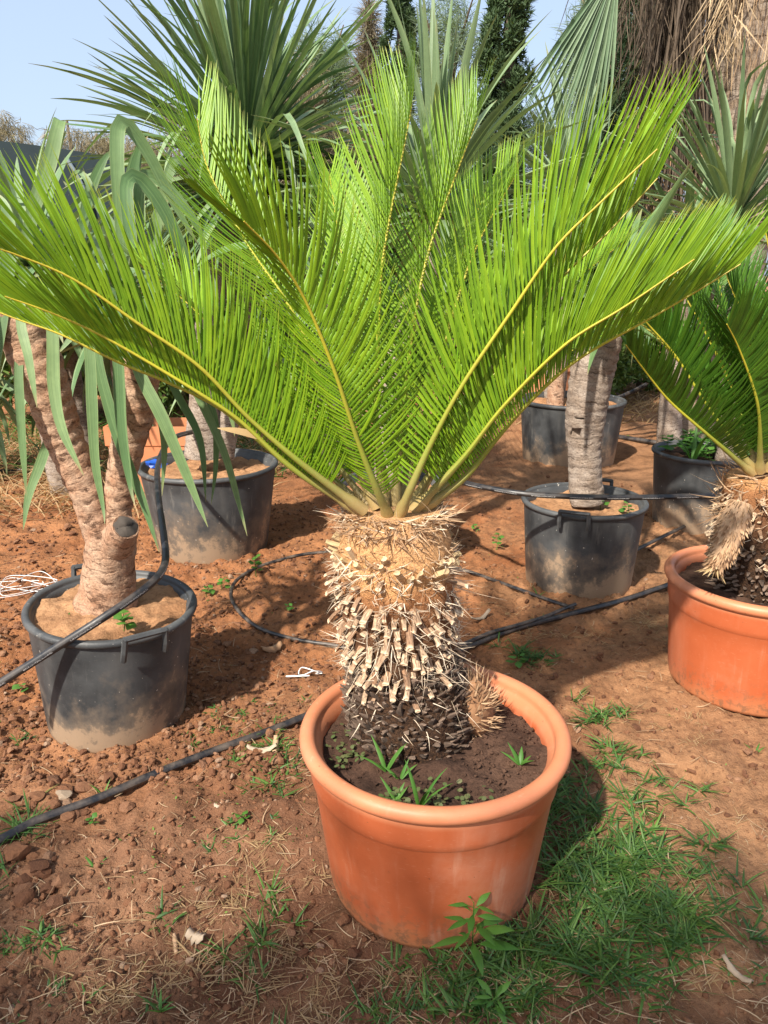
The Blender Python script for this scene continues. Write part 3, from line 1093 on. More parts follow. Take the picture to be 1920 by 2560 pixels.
cyc = thing('cycad_palm', (0.075, 1.665, main_soil), 'large cycad with bright yellow-green fronds and shaggy stubbed trunk', 'cycad')
CR = np.array([0.022, 1.69, 0.93])
axis_pts = [(0.072, 1.665, main_soil - 0.03), (0.058, 1.67, 0.45), (0.038, 1.68, 0.62), (0.030, 1.685, 0.76), (0.024, 1.69, 0.86), (0.022, 1.69, 0.925)]
zones = [(main_soil - 0.005, 0.56, scales_low, 30, 0.0145, 0.0215, 0.98),
         (0.515, 0.565, stubs_mid, -18, 0.022, 0.040, 0.35),
         (0.56, 0.735, stubs_mid, -26, 0.0215, 0.030, 0.80),
         (0.742, 0.755, stubs_mid, -8, 0.02, 0.034, 0.5),
         (0.775, 0.80, stubs_mid, 5, 0.024, 0.036, 0.45),
         (0.795, 0.845, stubs_top, 26, 0.022, 0.038, 0.62)]
PT, RT = cycad_trunk(cyc, axis_pts, [0.156, 0.150, 0.136, 0.128, 0.132, 0.138, 0.133, 0.105], zones, 5, 300)

# pale spines and fibres round the trunk
def trunk_fibres(plant, P, rad, z0, z1, n, mat, L=(0.025, 0.07), up=(-0.5, 0.5), seed=3, w=0.0011, name='dry_fibres'):
    rng = np.random.default_rng(seed)
    z = rng.uniform(z0, z1, n)
    ang = rng.uniform(0, 2 * np.pi, n)
    c = np.stack([np.interp(z, P[:, 2], P[:, k]) for k in range(2)] + [z], -1)
    r = np.interp(z, P[:, 2], rad)
    rad_v = np.stack([np.cos(ang), np.sin(ang), np.zeros(n)], -1)
    tanv = np.stack([-np.sin(ang), np.cos(ang), np.zeros(n)], -1)
    d = nrm(rad_v * rng.uniform(0.5, 1.0, n)[:, None] + tanv * rng.normal(0, 0.8, n)[:, None] + np.array([0, 0, 1.0]) * rng.uniform(*up, n)[:, None])
    mb = MB()
    blades(mb, c + rad_v * (r * 0.97)[:, None], d, rng.uniform(*L, n), rng.uniform(0.6, 1.5, n) * w, rng.normal(0, 0.75, n), nrm(rng.normal(size=(n, 3)) + np.array([0, 0, -0.3])), 6, prof=np.array([1, 1, 0.95, 0.8, 0.5, 0.1]), v=rng.random(n))
    mb.ob(name, mat, plant)['kind'] = 'stuff'


trunk_fibres(cyc, PT, RT, 0.54, 0.765, 1500, M['fibre'], (0.015, 0.058), (-0.9, 0.3), 3, 0.00085)
trunk_fibres(cyc, PT, RT, 0.765, 0.84, 420, M['fibre'], (0.02, 0.05), (-0.5, 0.5), 13, 0.0013)
trunk_fibres(cyc, PT, RT, 0.78, 0.90, 420, M['fibre_brown'], (0.012, 0.035), (-0.5, 0.6), 14, 0.0016, 'collar_wool')
trunk_fibres(cyc, PT, RT, 0.885, 0.93, 420, M['fibre_brown'], (0.025, 0.060), (-0.35, 0.45), 4, 0.0016, 'woolly_fibres')
trunk_fibres(cyc, PT, RT, 0.885, 0.93, 160, M['fibre'], (0.025, 0.055), (-0.3, 0.4), 9, 0.0014, 'pale_fibres')
trunk_fibres(cyc, PT, RT, 0.42, 0.56, 240, M['fibre'], (0.015, 0.045), (-0.8, 0.2), 6, 0.0009, 'lower_fibres')

# woolly offset at the foot of the trunk
mb = MB()
oc = np.array([0.215, 1.665, main_soil + 0.045])
V = IV3 * np.array([0.055, 0.06, 0.085])
V = V * (1 + 0.25 * vnoise(V[:, :1] * 60 + V[:, 2:] * 40, V[:, 1:2] * 60, 4))
mb.add(V + oc, tris=IF3)
mb.ob('offset_bulb', m_simple('offset_wool', (0.20, 0.10, 0.05), (0.40, 0.22, 0.11), 0.95, 60, 0.9), cyc)
rngo = np.random.default_rng(77)
dv = nrm(rngo.normal(size=(420, 3)))
mb = MB()
blades(mb, oc + dv * np.array([0.052, 0.057, 0.082]), nrm(dv + rngo.normal(0, 0.4, (420, 3)) + np.array([0, 0, 0.35])), rngo.uniform(0.018, 0.05, 420), 0.0022, 0.2, np.array([0, 0, 1.0]), 4)
mb.ob('offset_scales', M['fibre_brown'], cyc)['kind'] = 'stuff'

# the fronds, front ones first: picture path in the 1659 scale, then distance at base and tip
FR = [
    ('f', [(836, 1122), (815, 1060), (772, 950), (722, 800), (660, 650), (600, 555), (527, 478)], 1.62, 1.38, 0.225, 75, True, 0.45, -0.9),
    ('f', [(868, 1118), (885, 1060), (930, 960), (1000, 830), (1100, 680), (1200, 535), (1300, 435), (1420, 322)], 1.61, 1.50, 0.225, 75, True, 0.95, -0.15),
    ('f', [(742, 1092), (660, 1008), (540, 905), (432, 793), (300, 700), (162, 605), (40, 552), (-60, 520)], 1.61, 1.38, 0.235, 98, False, 1.25, 0.0),
    ('f', [(725, 1092), (630, 1010), (520, 910), (432, 850), (300, 770), (200, 715), (104, 673), (10, 640)], 1.63, 1.50, 0.19, 98, False, 1.2, 0.0),
    ('f', [(715, 1086), (600, 985), (480, 885), (360, 825), (255, 782), (130, 722), (41, 691), (-40, 660)], 1.68, 1.64, 0.16, 94, False, 1.1, 0.0),
    ('f', [(790, 1082), (735, 930), (640, 690), (545, 545), (480, 430), (442, 345), (425, 255)], 1.68, 1.92, 0.225, 94, False, 0.45, 0.9),
    ('f', [(816, 1100), (812, 900), (816, 760), (822, 600), (842, 470), (876, 300), (890, 222)], 1.70, 1.90, 0.225, 98, False, 0.80, (-0.75, -0.62, 0.1)),
    ('f', [(852, 1090), (875, 850), (900, 660), (930, 530), (980, 390), (1032, 255)], 1.74, 1.96, 0.205, 96, False, 0.85, (-0.75, -0.6, 0.1)),
    ('f', [(880, 1090), (930, 850), (1000, 610), (1050, 490), (1112, 382)], 1.78, 2.06, 0.19, 92, False, 0.85, (-0.7, -0.6, 0.1)),
    ('f', [(902, 1096), (990, 920), (1100, 750), (1200, 615), (1320, 495), (1420, 385)], 1.68, 1.66, 0.17, 96, False, 1.2, 0.0),
    ('f', [(945, 1092), (1000, 1035), (1075, 945), (1150, 862), (1250, 775), (1400, 690), (1520, 620), (1600, 570)], 1.67, 1.60, 0.19, 100, False, 1.25, 0.0),
    ('f', [(925, 1090), (1000, 990), (1090, 875), (1220, 745), (1350, 662), (1500, 560)], 1.65, 1.52, 0.18, 98, False, 1.25, 0.0),
    ('b', [(915, 1085), (1010, 900), (1130, 720), (1250, 600), (1350, 520)], 1.78, 2.12, 0.185, 90, False, 0.5, 0),
    ('b', [(770, 1085), (650, 905), (500, 750), (400, 650), (300, 570)], 1.76, 2.15, 0.185, 90, False, 0.5, 0),
    ('b', [(838, 1080), (800, 850), (750, 620), (725, 470), (712, 380)], 1.80, 2.12, 0.19, 90, False, 0.5, 0),
    ('b', [(960, 1085), (1040, 960), (1150, 830), (1230, 760), (1340, 720)], 1.76, 2.05, 0.17, 85, False, 0.5, 0),
    ('b', [(750, 1080), (640, 960), (520, 850), (430, 800), (360, 760)], 1.78, 2.06, 0.17, 80, False, 0.5, 0),
    ('b', [(866, 1080), (905, 880), (970, 660), (1005, 530), (1045, 420)], 1.82, 2.25, 0.18, 85, False, 0.5, 0),
]
for k, (kind, pts, y0, y1, Lm, ns, single, keel, face) in enumerate(FR):
    nvec, face = (face, 0.5) if isinstance(face, tuple) else (None, face)
    n = len(pts)
    P = []
    for i, (x, y) in enumerate(pts):
        t = i / (n - 1)
        Y = y0 + (y1 - y0) * t ** 1.2
        P.append(D(x, y, Y))
    # root the petiole inside the crown
    P[0] = P[0] * 0.6 + np.array([CR[0], CR[1], CR[2] - 0.03]) * 0.4
    frond(cyc, P, CR, ns, Lm, 0.0032 if single else 0.0026, M['leaflet'], seed=k + 1, single=single, keel=keel, face=face, nvec=nvec, alpha=(80, 50, 22) if (abs(face) < 0.2 and kind == 'f') else (84, 52, 22), rr=0.0092 if kind == 'f' else 0.0075)

# a dried fallen leaf caught in the lower left fronds
o = MB()
Pd = np.array([[D(470, 925, 1.60), D(520, 932, 1.60), D(570, 945, 1.61), D(628, 958, 1.62)]])
blp = spline(Pd[0], 8)[None]
strips(o, blp, np.array([0, 0.3, 0.95]), 0.008 * np.array([[0.1, 0.6, 0.9, 1, 1, 0.9, 0.7, 0.4]]))
tag(o.ob('dried_leaf', M['dead_leaf']), 'single dried tan strap leaf caught on a lower cycad frond', 'dried leaf')

# ---- the second cycad on the right
cyc2 = thing('cycad_palm', (1.36, 2.52, right_soil), 'darker cycad with a cone-shaped pup on its stubby trunk', 'cycad')
CR2 = np.array([1.30, 2.52, 0.80])
ax2 = [(1.36, 2.52, right_soil - 0.03), (1.34, 2.52, 0.5), (1.32, 2.52, 0.65), (1.30, 2.52, 0.79)]
P2, R2 = cycad_trunk(cyc2, ax2, [0.165, 0.165, 0.145, 0.12], [(right_soil, 0.56, scales_low, -8, 0.02, 0.024, 0.9), (0.50, 0.74, stubs_mid, -15, 0.026, 0.032, 0.7)], 8, 180)
trunk_fibres(cyc2, P2, R2, 0.62, 0.80, 420, M['fibre_brown'], (0.03, 0.085), (-0.4, 0.7), 21, 0.0018)
trunk_fibres(cyc2, P2, R2, 0.50, 0.80, 260, M['fibre'], (0.02, 0.05), (-0.6, 0.3), 22, 0.0012, 'pale_fibres')
FR2 = [
    ([(1610, 1005), (1530, 880), (1460, 770), (1395, 695), (1350, 640)], 2.46, 2.40, 0.20),
    ([(1600, 1012), (1530, 940), (1450, 870), (1400, 810), (1352, 745)], 2.44, 2.30, 0.15),
    ([(1635, 1005), (1640, 900), (1625, 830), (1595, 750), (1570, 700)], 2.42, 2.25, 0.20),
    ([(1660, 1000), (1640, 850), (1610, 700), (1575, 610), (1560, 560)], 2.55, 2.72, 0.22),
    ([(1625, 1000), (1590, 860), (1530, 730), (1480, 640), (1450, 590)], 2.56, 2.80, 0.21),
    ([(1670, 1000), (1700, 880), (1740, 740), (1760, 640), (1790, 560)], 2.46, 2.30, 0.20),
    ([(1680, 1005), (1780, 900), (1880, 800), (1960, 740), (2050, 700)], 2.50, 2.45, 0.20),
    ([(1650, 1000), (1670, 850), (1680, 700), (1670, 590), (1650, 480)], 2.50, 2.60, 0.22),
    ([(1645, 1000), (1600, 800), (1560, 650), (1545, 560), (1530, 480)], 2.60, 3.00, 0.20),
    ([(1600, 1000), (1520, 850), (1430, 740), (1370, 690), (1310, 660)], 2.58, 2.90, 0.19),
]
for k, (pts, y0, y1, Lm) in enumerate(FR2):
    n = len(pts)
    P = [D(x, y, y0 + (y1 - y0) * i / (n - 1)) for i, (x, y) in enumerate(pts)]
    P[0] = P[0] * 0.5 + np.array([CR2[0], CR2[1], CR2[2] - 0.02]) * 0.5
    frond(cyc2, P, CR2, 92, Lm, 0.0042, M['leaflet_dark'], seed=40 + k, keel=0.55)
# pup: a scaly cone leaning out over the pot
c0, c1 = D(1600, 1085, 2.30), D(1545, 1225, 2.26)
Pp = spline([c0, c0 * 0.5 + c1 * 0.5 + np.array([0, -0.01, 0]), c1], 22)
mb = MB()
tube(mb, Pp, np.interp(np.linspace(0, 1, 22), [0, 0.2, 0.8, 1], [0.030, 0.043, 0.036, 0.024]), 18)
pup = mb.ob('pup_cone', M['bark_piece'], cyc2)
rngp = np.random.default_rng(5)
T, A, B = frames(Pp)
mb = MB()
i = rngp.integers(0, 22, 520)
an = rngp.uniform(0, 6.283, 520)
rv = np.cos(an)[:, None] * A[i] + np.sin(an)[:, None] * B[i]
rr = np.interp(i / 21, [0, 0.2, 0.8, 1], [0.030, 0.043, 0.036, 0.024])
blades(mb, Pp[i] + rv * rr[:, None] * 0.96, nrm(rv * 0.6 + T[i]), rngp.uniform(0.014, 0.024, 520), 0.0042, 0.15, rv, 4)
pp = mb.ob('pup_scales', M['fibre_brown'], cyc2)
pp['kind'] = 'stuff'
mb = MB()
an = rngp.uniform(0, 6.283, 60)
rv = np.cos(an)[:, None] * A[-1] + np.sin(an)[:, None] * B[-1]
blades(mb, Pp[-1] + rv * 0.012, nrm(rv * 0.75 + T[-1]), rngp.uniform(0.03, 0.055, 60), 0.0032, 0.2, rv, 4)
mb.ob('pup_tuft', M['dead_leaf'], cyc2)['kind'] = 'stuff'


# ------------------------------------------------------------------ yuccas
def strap_mesh(L, W, th0, bend, power=1.5, fold=0.35, n=14, twist=0.0, tipw=0.03, kink=None):
    """strap leaf leaving the origin at angle th0 from vertical and bending over towards +X"""
    s = np.linspace(0, 1, n)
    th = th0 + bend * s ** power
    if kink:
        th = th + kink[1] / (1 + np.exp(-(s - kink[0]) * 40))
    ds = L / (n - 1)
    x = np.concatenate([[0], np.cumsum(np.sin(th[:-1]) * ds)])
    z = np.concatenate([[0], np.cumsum(np.cos(th[:-1]) * ds)])
    P = np.stack([x, np.zeros(n), z], -1)[None]
    T = np.stack([np.sin(th), np.zeros(n), np.cos(th)], -1)
    N = np.stack([-np.cos(th), np.zeros(n), np.sin(th)], -1)
    a = twist * s
    side = (np.array([0, 1.0, 0])[None] * np.cos(a)[:, None] + N * np.sin(a)[:, None])[None]
    nn = (N * np.cos(a)[:, None] - np.array([0, 1.0, 0])[None] * np.sin(a)[:, None])[None]
    w = W * np.interp(s, [0, 0.08, 0.4, 0.7, 0.9, 1], [0.62, 0.72, 1.0, 0.8, 0.36, tipw])[None]
    mb = MB()
    ribbons(mb, P, side, w, fold, nn, v=np.array([0.5]), across=True)
    return mb


def rosette(plant, c, n, L, W, mat, seed, th=(0.05, 2.1), bend=(0.2, 0.9), phi=None, droop_kink=0.1, nvar=14, fold=0.35, jit=0.09, stem=0.10):
    rng = np.random.default_rng(seed)
    var = []
    for k in range(nvar):
        t = th[0] + (th[1] - th[0]) * (k + 0.5) / nvar
        b = rng.uniform(*bend)
        kink = (rng.uniform(0.35, 0.7), rng.uniform(0.5, 1.3)) if rng.random() < droop_kink else None
        var.append(strap_mesh(L * rng.uniform(0.8, 1.05), W * rng.uniform(0.85, 1.1), t, b, rng.uniform(1.2, 2.4), fold * rng.uniform(0.5, 1.3), 14, rng.normal(0, 0.35), kink=kink).mesh('strap_leaf', mat))
    for k in range(n):
        f = k / n
        vi = min(nvar - 1, max(0, int((f ** 0.85) * nvar + rng.normal(0, 0.7))))
        ph = k * 2.39996 + rng.normal(0, 0.12) if phi is None else rng.uniform(*phi)
        o = bpy.data.objects.new('leaf', var[vi])
        COL.objects.link(o)
        o.parent = plant
        o.matrix_parent_inverse = parent_inv[plant.name]
        o.location = (c[0] + 0.02 * math.cos(ph), c[1] + 0.02 * math.sin(ph), c[2] - stem * f + rng.normal(0, 0.012))
        o.rotation_euler = (rng.normal(0, jit), rng.normal(0, jit), ph)
        sc = rng.uniform(0.82, 1.12)
        o.scale = (sc, sc * rng.uniform(0.85, 1.15), sc)


def rosette_rest(plant, c, n, L, W, mat, seed, th=(0.1, 2.1), jit=0.15, stem=0.25):
    """the remaining leaves of a very full crown, joined"""
    rng = np.random.default_rng(seed)
    mb = MB()
    for k in range(n):
        f = k / n
        t = strap_mesh(L * rng.uniform(0.7, 1.05), W * rng.uniform(0.8, 1.1), th[0] + (th[1] - th[0]) * f, rng.uniform(-0.05, 1.1), rng.uniform(1.2, 2.4), 0.4, 12, rng.normal(0, 0.35))
        V = np.concatenate(t.v)
        a = rng.uniform(0, 6.283)
        Rm = np.array(Matrix.Rotation(a, 3, 'Z') @ Matrix.Rotation(rng.normal(0, jit), 3, 'Y') @ Matrix.Rotation(rng.normal(0, jit), 3, 'X'))
        mb.add(V @ Rm.T + np.array([c[0], c[1], c[2] - stem * f]), np.concatenate(t.q), uv=np.concatenate(t.uv))
    mb.ob('leaves', mat, plant)['kind'] = 'stuff'


def strap(plant, pts, W, mat, seed=0, facing=None, name='leaf', wprof=None, n=20, fold=0.22):
    """one leaf along given points"""
    P = spline(pts, n)
    T = nrm(np.gradient(P, axis=0))
    if facing is None:
        facing = (0.15, -1, 0.35)
    f = np.asarray(facing, float)
    side = nrm(np.cross(T, np.broadcast_to(f, T.shape)))
    for i in range(1, n):
        if np.dot(side[i], side[i - 1]) < 0:
            side[i] = -side[i]
    s = np.linspace(0, 1, n)
    w = W * np.interp(s, [0, 0.1, 0.45, 0.75, 0.92, 1], [0.75, 0.85, 1.0, 0.72, 0.3, 0.03] if wprof is None else wprof)
    mb = MB()
    ribbons(mb, P[None], side[None], w[None], fold, v=np.array([random.random()]), across=True)
    return mb.ob(name, mat, plant)


def yucca_trunk(plant, pts, radii, mat, name='trunk', seed=0, ring=0.03, seg=26, ringfreq=70):
    P = spline(pts, max(40, int(len(pts) * 26)))
    n = len(P)
    s = np.linspace(0, 1, n)
    L = np.concatenate([[0], np.cumsum(np.linalg.norm(np.diff(P, axis=0), axis=1))])
    th = np.arange(seg) / seg * 6.283
    r = np.interp(s, np.linspace(0, 1, len(radii)), radii)[:, None]
    ph = L[:, None] * ringfreq + 0.6 * np.sin(th * 2 + seed) + 1.5 * vnoise(th[None] * 3, L[:, None] * 20, seed)
    r = r * (1 + ring * (np.abs(np.sin(ph)) - 0.5) + 0.10 * vnoise(th[None] * 1.5 + seed, L[:, None] * 9, seed + 1) + 0.07 * vnoise(th[None] * 6, L[:, None] * 50, seed + 2))
    mb = MB()
    tube(mb, P, r, seg)
    return mb.ob(name, mat, plant)


# left: forked yucca in the black pot
ya = thing('yucca', (-0.86, 2.30, left_soil), 'forked-trunk yucca with a charred cut stub in the black handled pot', 'yucca')
yb = 2.30
yucca_trunk(ya, [D(225, 1345, yb), D(232, 1290, yb), D(238, 1200, yb), D(240, 1140, yb)], [0.125, 0.088, 0.078, 0.078], M['bark'], 'trunk', 1, 0.015, ringfreq=30)
yucca_trunk(ya, [D(232, 1190, yb), D(195, 1080, yb), D(140, 950, yb), D(98, 830, yb - 0.02), D(62, 740, yb - 0.02), D(30, 670, yb - 0.02)], [0.055, 0.052, 0.055, 0.060, 0.070, 0.072], M['bark'], 'branch', 2, 0.075)
yucca_trunk(ya, [D(246, 1190, yb), D(254, 1090, yb + 0.02), D(272, 980, yb + 0.03), D(292, 880, yb + 0.04), D(303, 790, yb + 0.05), D(318, 700, yb + 0.06)], [0.050, 0.046, 0.046, 0.058, 0.062, 0.06], M['bark'], 'branch', 3, 0.075)
mb = MB()
q0, q1 = D(250, 1175, yb - 0.02), D(272, 1138, yb - 0.095)
tube(mb, spline([q0, q0 * .5 + q1 * .5, q1], 8), np.array([0.060, 0.060, 0.056, 0.052, 0.049, 0.047, 0.044, 0.040]), 18)
stub = mb.ob('cut_stub', M['bark'], ya)
mb = MB()
dq = nrm(q1 - q0)
tube(mb, np.array([q1 - dq * 0.004, q1 + dq * 0.003, q1 + dq * 0.001, q1 - dq * 0.006]), np.array([0.038, 0.034, 0.022, 0.006])[:, None] * np.random.default_rng(4).uniform(0.85, 1.08, (4, 18)), 18)
o = bpy.data.objects.new('cut_face', mb.mesh('cut_face', M['cut']))
COL.objects.link(o)
o.parent = stub
# its hanging and arching leaves, one by one (picture points in the 1920 scale)
HANG = [
    ([(60, 700), (52, 800), (72, 896), (93, 1020)], 2.16, 0.016), ([(120, 720), (132, 830), (136, 971), (157, 1077), (210, 1190)], 2.14, 0.021),
    ([(200, 760), (223, 869), (230, 1000), (238, 1152), (258, 1270), (262, 1310)], 2.12, 0.0185), ([(280, 760), (295, 896), (304, 1062), (325, 1212), (338, 1265)], 2.18, 0.020),
    ([(320, 800), (347, 926), (407, 1047), (480, 1220), (520, 1318)], 2.24, 0.022), ([(70, 820), (48, 900), (52, 1040), (66, 1240)], 2.20, 0.016),
    ([(150, 1020), (105, 1150), (72, 1240), (58, 1325)], 2.46, 0.020), ([(230, 820), (255, 950), (301, 1107), (356, 1250), (398, 1380)], 2.20, 0.020),
    ([(30, 640), (10, 760), (-10, 900), (-20, 1020)], 2.2, 0.022), ([(330, 850), (380, 960), (410, 1100), (405, 1240)], 2.40, 0.015),
    ([(380, 860), (440, 980), (500, 1100), (515, 1255)], 2.55, 0.016), ([(430, 870), (500, 1000), (560, 1130), (600, 1270), (618, 1340)], 2.60, 0.017),
    ([(450, 900), (530, 1020), (540, 1150), (528, 1262)], 2.62, 0.014),
]
for pts, Y, w in HANG:
    n = len(pts)
    strap(ya, [U(x, y, Y + 0.10 * (0.5 - i / (n - 1))) for i, (x, y) in enumerate(pts)], w * 0.86, M['yucca_big'])
ARCH = [
    ([(310, 640), (298, 500), (292, 380), (296, 315), (312, 306), (345, 345), (385, 410), (430, 500), (500, 620)], 2.36, 0.021),
    ([(330, 620), (318, 520), (316, 462), (330, 440), (352, 448), (400, 510), (445, 600), (475, 690), (500, 800)], 2.30, 0.021),
    ([(350, 640), (345, 520), (355, 450), (380, 440), (430, 480), (490, 560), (520, 640)], 2.42, 0.019),
    ([(60, 640), (85, 520), (120, 420), (142, 330), (150, 298), (146, 330), (128, 400), (116, 465)], 2.28, 0.020),
    ([(300, 640), (320, 500), (345, 380), (370, 340)], 2.45, 0.024),
    ([(200, 600), (225, 480), (260, 400), (290, 370)], 2.5, 0.017),
    ([(340, 640), (250, 520), (215, 445), (190, 430), (170, 450)], 2.4, 0.013),
    ([(380, 660), (400, 540), (420, 440), (440, 400), (470, 420), (490, 480)], 2.6, 0.018),
    ([(10, 700), (25, 600), (15, 520), (-10, 480)], 2.15, 0.018),
    ([(300, 700), (310, 620), (345, 560), (360, 500)], 2.5, 0.026), ([(390, 700), (385, 600), (400, 520), (420, 500)], 2.55, 0.024),
]
for pts, Y, w in ARCH:
    strap(ya, [U(x, y, Y + 0.02 * i) for i, (x, y) in enumerate(pts)], w, M['yucca_big'], facing=(0.35, -1, 0.15), n=26)
ca = D(322, 690, yb + 0.06)
rosette(ya, ca, 14, 0.50, 0.022, M['yucca_big'], 51, (0.7, 2.2), (0.8, 1.8), phi=(-0.3, 3.4))
cb = D(25, 655, yb - 0.02)
rosette(ya, cb, 16, 0.55, 0.021, M['yucca_big'], 52, (1.0, 2.2), (0.8, 1.6), phi=(1.4, 4.4))

# big spiky crown from the pot behind
yc = thing('yucca', (-0.90, 4.02, mpot_soil), 'yucca with a huge spiky crown in the wide grey-black pot', 'yucca')
yucca_trunk(yc, [D(442, 985, 4.0), D(440, 900, 4.0), D(445, 750, 4.0), D(470, 560, 4.05), D(500, 400, 4.1), D(520, 330, 4.1)], [0.105, 0.075, 0.07, 0.07, 0.07, 0.07], M['bark_grey'], 'trunk', 4)
yucca_trunk(yc, [D(478, 985, 4.05), D(492, 900, 4.05), D(510, 780, 4.1), D(540, 600, 4.15)], [0.07, 0.06, 0.06, 0.055], M['bark_grey'], 'trunk', 5)
cc = D(530, 300, 4.1)
rosette(yc, cc, 298, 0.92, 0.0185, M['yucca'], 53, (0.02, 2.05), (-0.05, 1.1), droop_kink=0.22, nvar=40, fold=0.45, jit=0.15, stem=0.25)
rosette_rest(yc, cc, 170, 0.90, 0.0175, M['yucca'], 153, (0.1, 2.1), 0.16)
rosette(yc, D(545, 620, 4.15), 34, 0.7, 0.024, M['yucca'], 63, (0.8, 2.3), (0.2, 0.9), fold=0.5)

# behind the cycad: upright rosette in the pot straight behind
yd = thing('yucca', (0.04, 3.75, bpot_soil), 'yucca with upright pale leaves rising behind the large cycad', 'yucca')
yucca_trunk(yd, [np.array([0.04, 3.75, bpot_soil - 0.02]), np.array([0.03, 3.78, 0.9]), D(930, 560, 3.8), D(935, 470, 3.8)], [0.085, 0.07, 0.065, 0.06], M['bark_grey'], 'trunk', 6)
rosette(yd, D(938, 430, 3.8), 96, 0.84, 0.022, M['yucca_pale'], 54, (0.0, 1.9), (0.0, 0.6), droop_kink=0.12, nvar=16, fold=0.6)

# right: trunk with the square hole
ye = thing('yucca', (0.955, 3.48, rpot_soil), 'yucca with a grey ringed trunk that has a small square hole', 'yucca')
tp = [D(1268, 1085, 3.45), D(1266, 1040, 3.45), D(1262, 960, 3.45), D(1266, 880, 3.45), D(1279, 800, 3.45), D(1297, 740, 3.45), D(1320, 660, 3.45)]
ye_trunk = yucca_trunk(ye, tp, [0.082, 0.076, 0.072, 0.088, 0.094, 0.098, 0.085, 0.08], M['bark_grey'], 'trunk', 7, 0.04)
h = D(1249, 937, 3.36)


def carve(o, boxes):
    """cut real holes into a trunk"""
    wl = o.modifiers.new('weld', 'WELD')
    wl.merge_threshold = 0.0002
    cut = []
    for c, hw, hd, hh in boxes:
        m_ = MB()
        q = [(-hw, -hd, -hh), (hw, -hd, -hh * .85), (hw * .85, -hd, hh), (-hw, -hd, hh * .8), (-hw, hd, -hh), (hw, hd, -hh * .85), (hw * .85, hd, hh), (-hw, hd, hh * .8)]
        m_.add(np.array(q) + c, [(0, 1, 2, 3), (4, 7, 6, 5), (0, 4, 5, 1), (1, 5, 6, 2), (2, 6, 7, 3), (3, 7, 4, 0)])
        k_ = link('cutter', m_.mesh('cutter', M['cut'], False))
        b_ = o.modifiers.new('cut', 'BOOLEAN')
        b_.operation = 'DIFFERENCE'
        b_.solver = 'EXACT'
        b_.object = k_
        cut.append(k_)
    bpy.context.view_layer.update()
    me = bpy.data.meshes.new_from_object(o.evaluated_get(bpy.context.evaluated_depsgraph_get()))
    o.modifiers.clear()
    o.data = me
    for k_ in cut:
        bpy.data.objects.remove(k_)


carve(ye_trunk, [(h, 0.020, 0.055, 0.023), (D(1252, 905, 3.36), 0.024, 0.03, 0.005)])
rosette(ye, D(1325, 640, 3.45), 70, 0.62, 0.022, M['yucca_big'], 55, (0.05, 1.9), (0.1, 0.9), nvar=14, fold=0.5)

# large rosette at the right under the fan palm
yf = thing('yucca', (D(1600, 900, 4.3)[0], 4.3, 0.0), 'yucca with stiff upright leaves in front of the fan palm trunk', 'yucca')
yucca_trunk(yf, [np.array([D(1600, 900, 4.3)[0], 4.3, gz(1.5, 4.3) - 0.02]), D(1595, 700, 4.3), D(1588, 560, 4.3), D(1585, 500, 4.3)], [0.09, 0.075, 0.07, 0.07], M['bark_grey'], 'trunk', 8)
rosette(yf, D(1585, 460, 4.3), 160, 0.86, 0.0150, M['yucca_pale'], 56, (0.0, 1.7), (0.0, 0.6), nvar=18, fold=0.6)

# paler one further back, between cycad and conifer
yg = thing('yucca', (1.05, 6.4, 0.0), 'pale yucca with straight narrow leaves far behind the cycad', 'yucca')
g0 = D(1225, 400, 6.4)
yg.location = (g0[0], 6.4, 0)
parent_inv[yg.name] = Matrix.Translation((g0[0], 6.4, 0)).inverted()
yucca_trunk(yg, [np.array([g0[0], 6.4, -0.03]), np.array([g0[0] + 0.02, 6.4, 0.9]), g0 - np.array([0, 0, 0.08])], [0.10, 0.08, 0.07], M['bark_grey'], 'trunk', 9)
rosette(yg, g0, 110, 0.95, 0.022, M['yucca_pale'], 57, (0.05, 1.9), (0.0, 0.4), nvar=16, fold=0.5)

# shaded rosettes behind the forked yucca, left
for (px, py, Y, n, sd_, lab) in [(60, 560, 5.0, 70, 58, 'dark shaded yucca with broad hanging leaves behind the forked branches'),
                                 (140, 700, 5.6, 46, 65, 'low shaded yucca with dark drooping leaves between the forked branches'), (-90, 760, 5.4, 40, 66, 'low dark yucca at the outer side of the forked yucca'),
                                 (250, 640, 5.2, 60, 59, 'shaded yucca in the row behind the wide grey-black pot'),
                                 (700, 560, 5.6, 64, 60, 'green yucca standing between the huge crown and the upright pale one'),
                                 (1480, 560, 6.0, 60, 61, 'yucca half hidden behind the one with stiff upright leaves')]:
    c = D(px, py, Y)
    y_ = thing('yucca', (c[0], Y, 0), lab, 'yucca')
    yucca_trunk(y_, [np.array([c[0] + 0.05, Y, -0.03]), np.array([c[0], Y, c[2] * 0.5]), c - np.array([0, 0, 0.06])], [0.10, 0.08, 0.07], M['bark_grey'], 'trunk', sd_)
    rosette(y_, c, n, 0.95, 0.034, M['yucca'], sd_, (0.2, 2.5), (0.2, 1.0), nvar=14, fold=0.4)


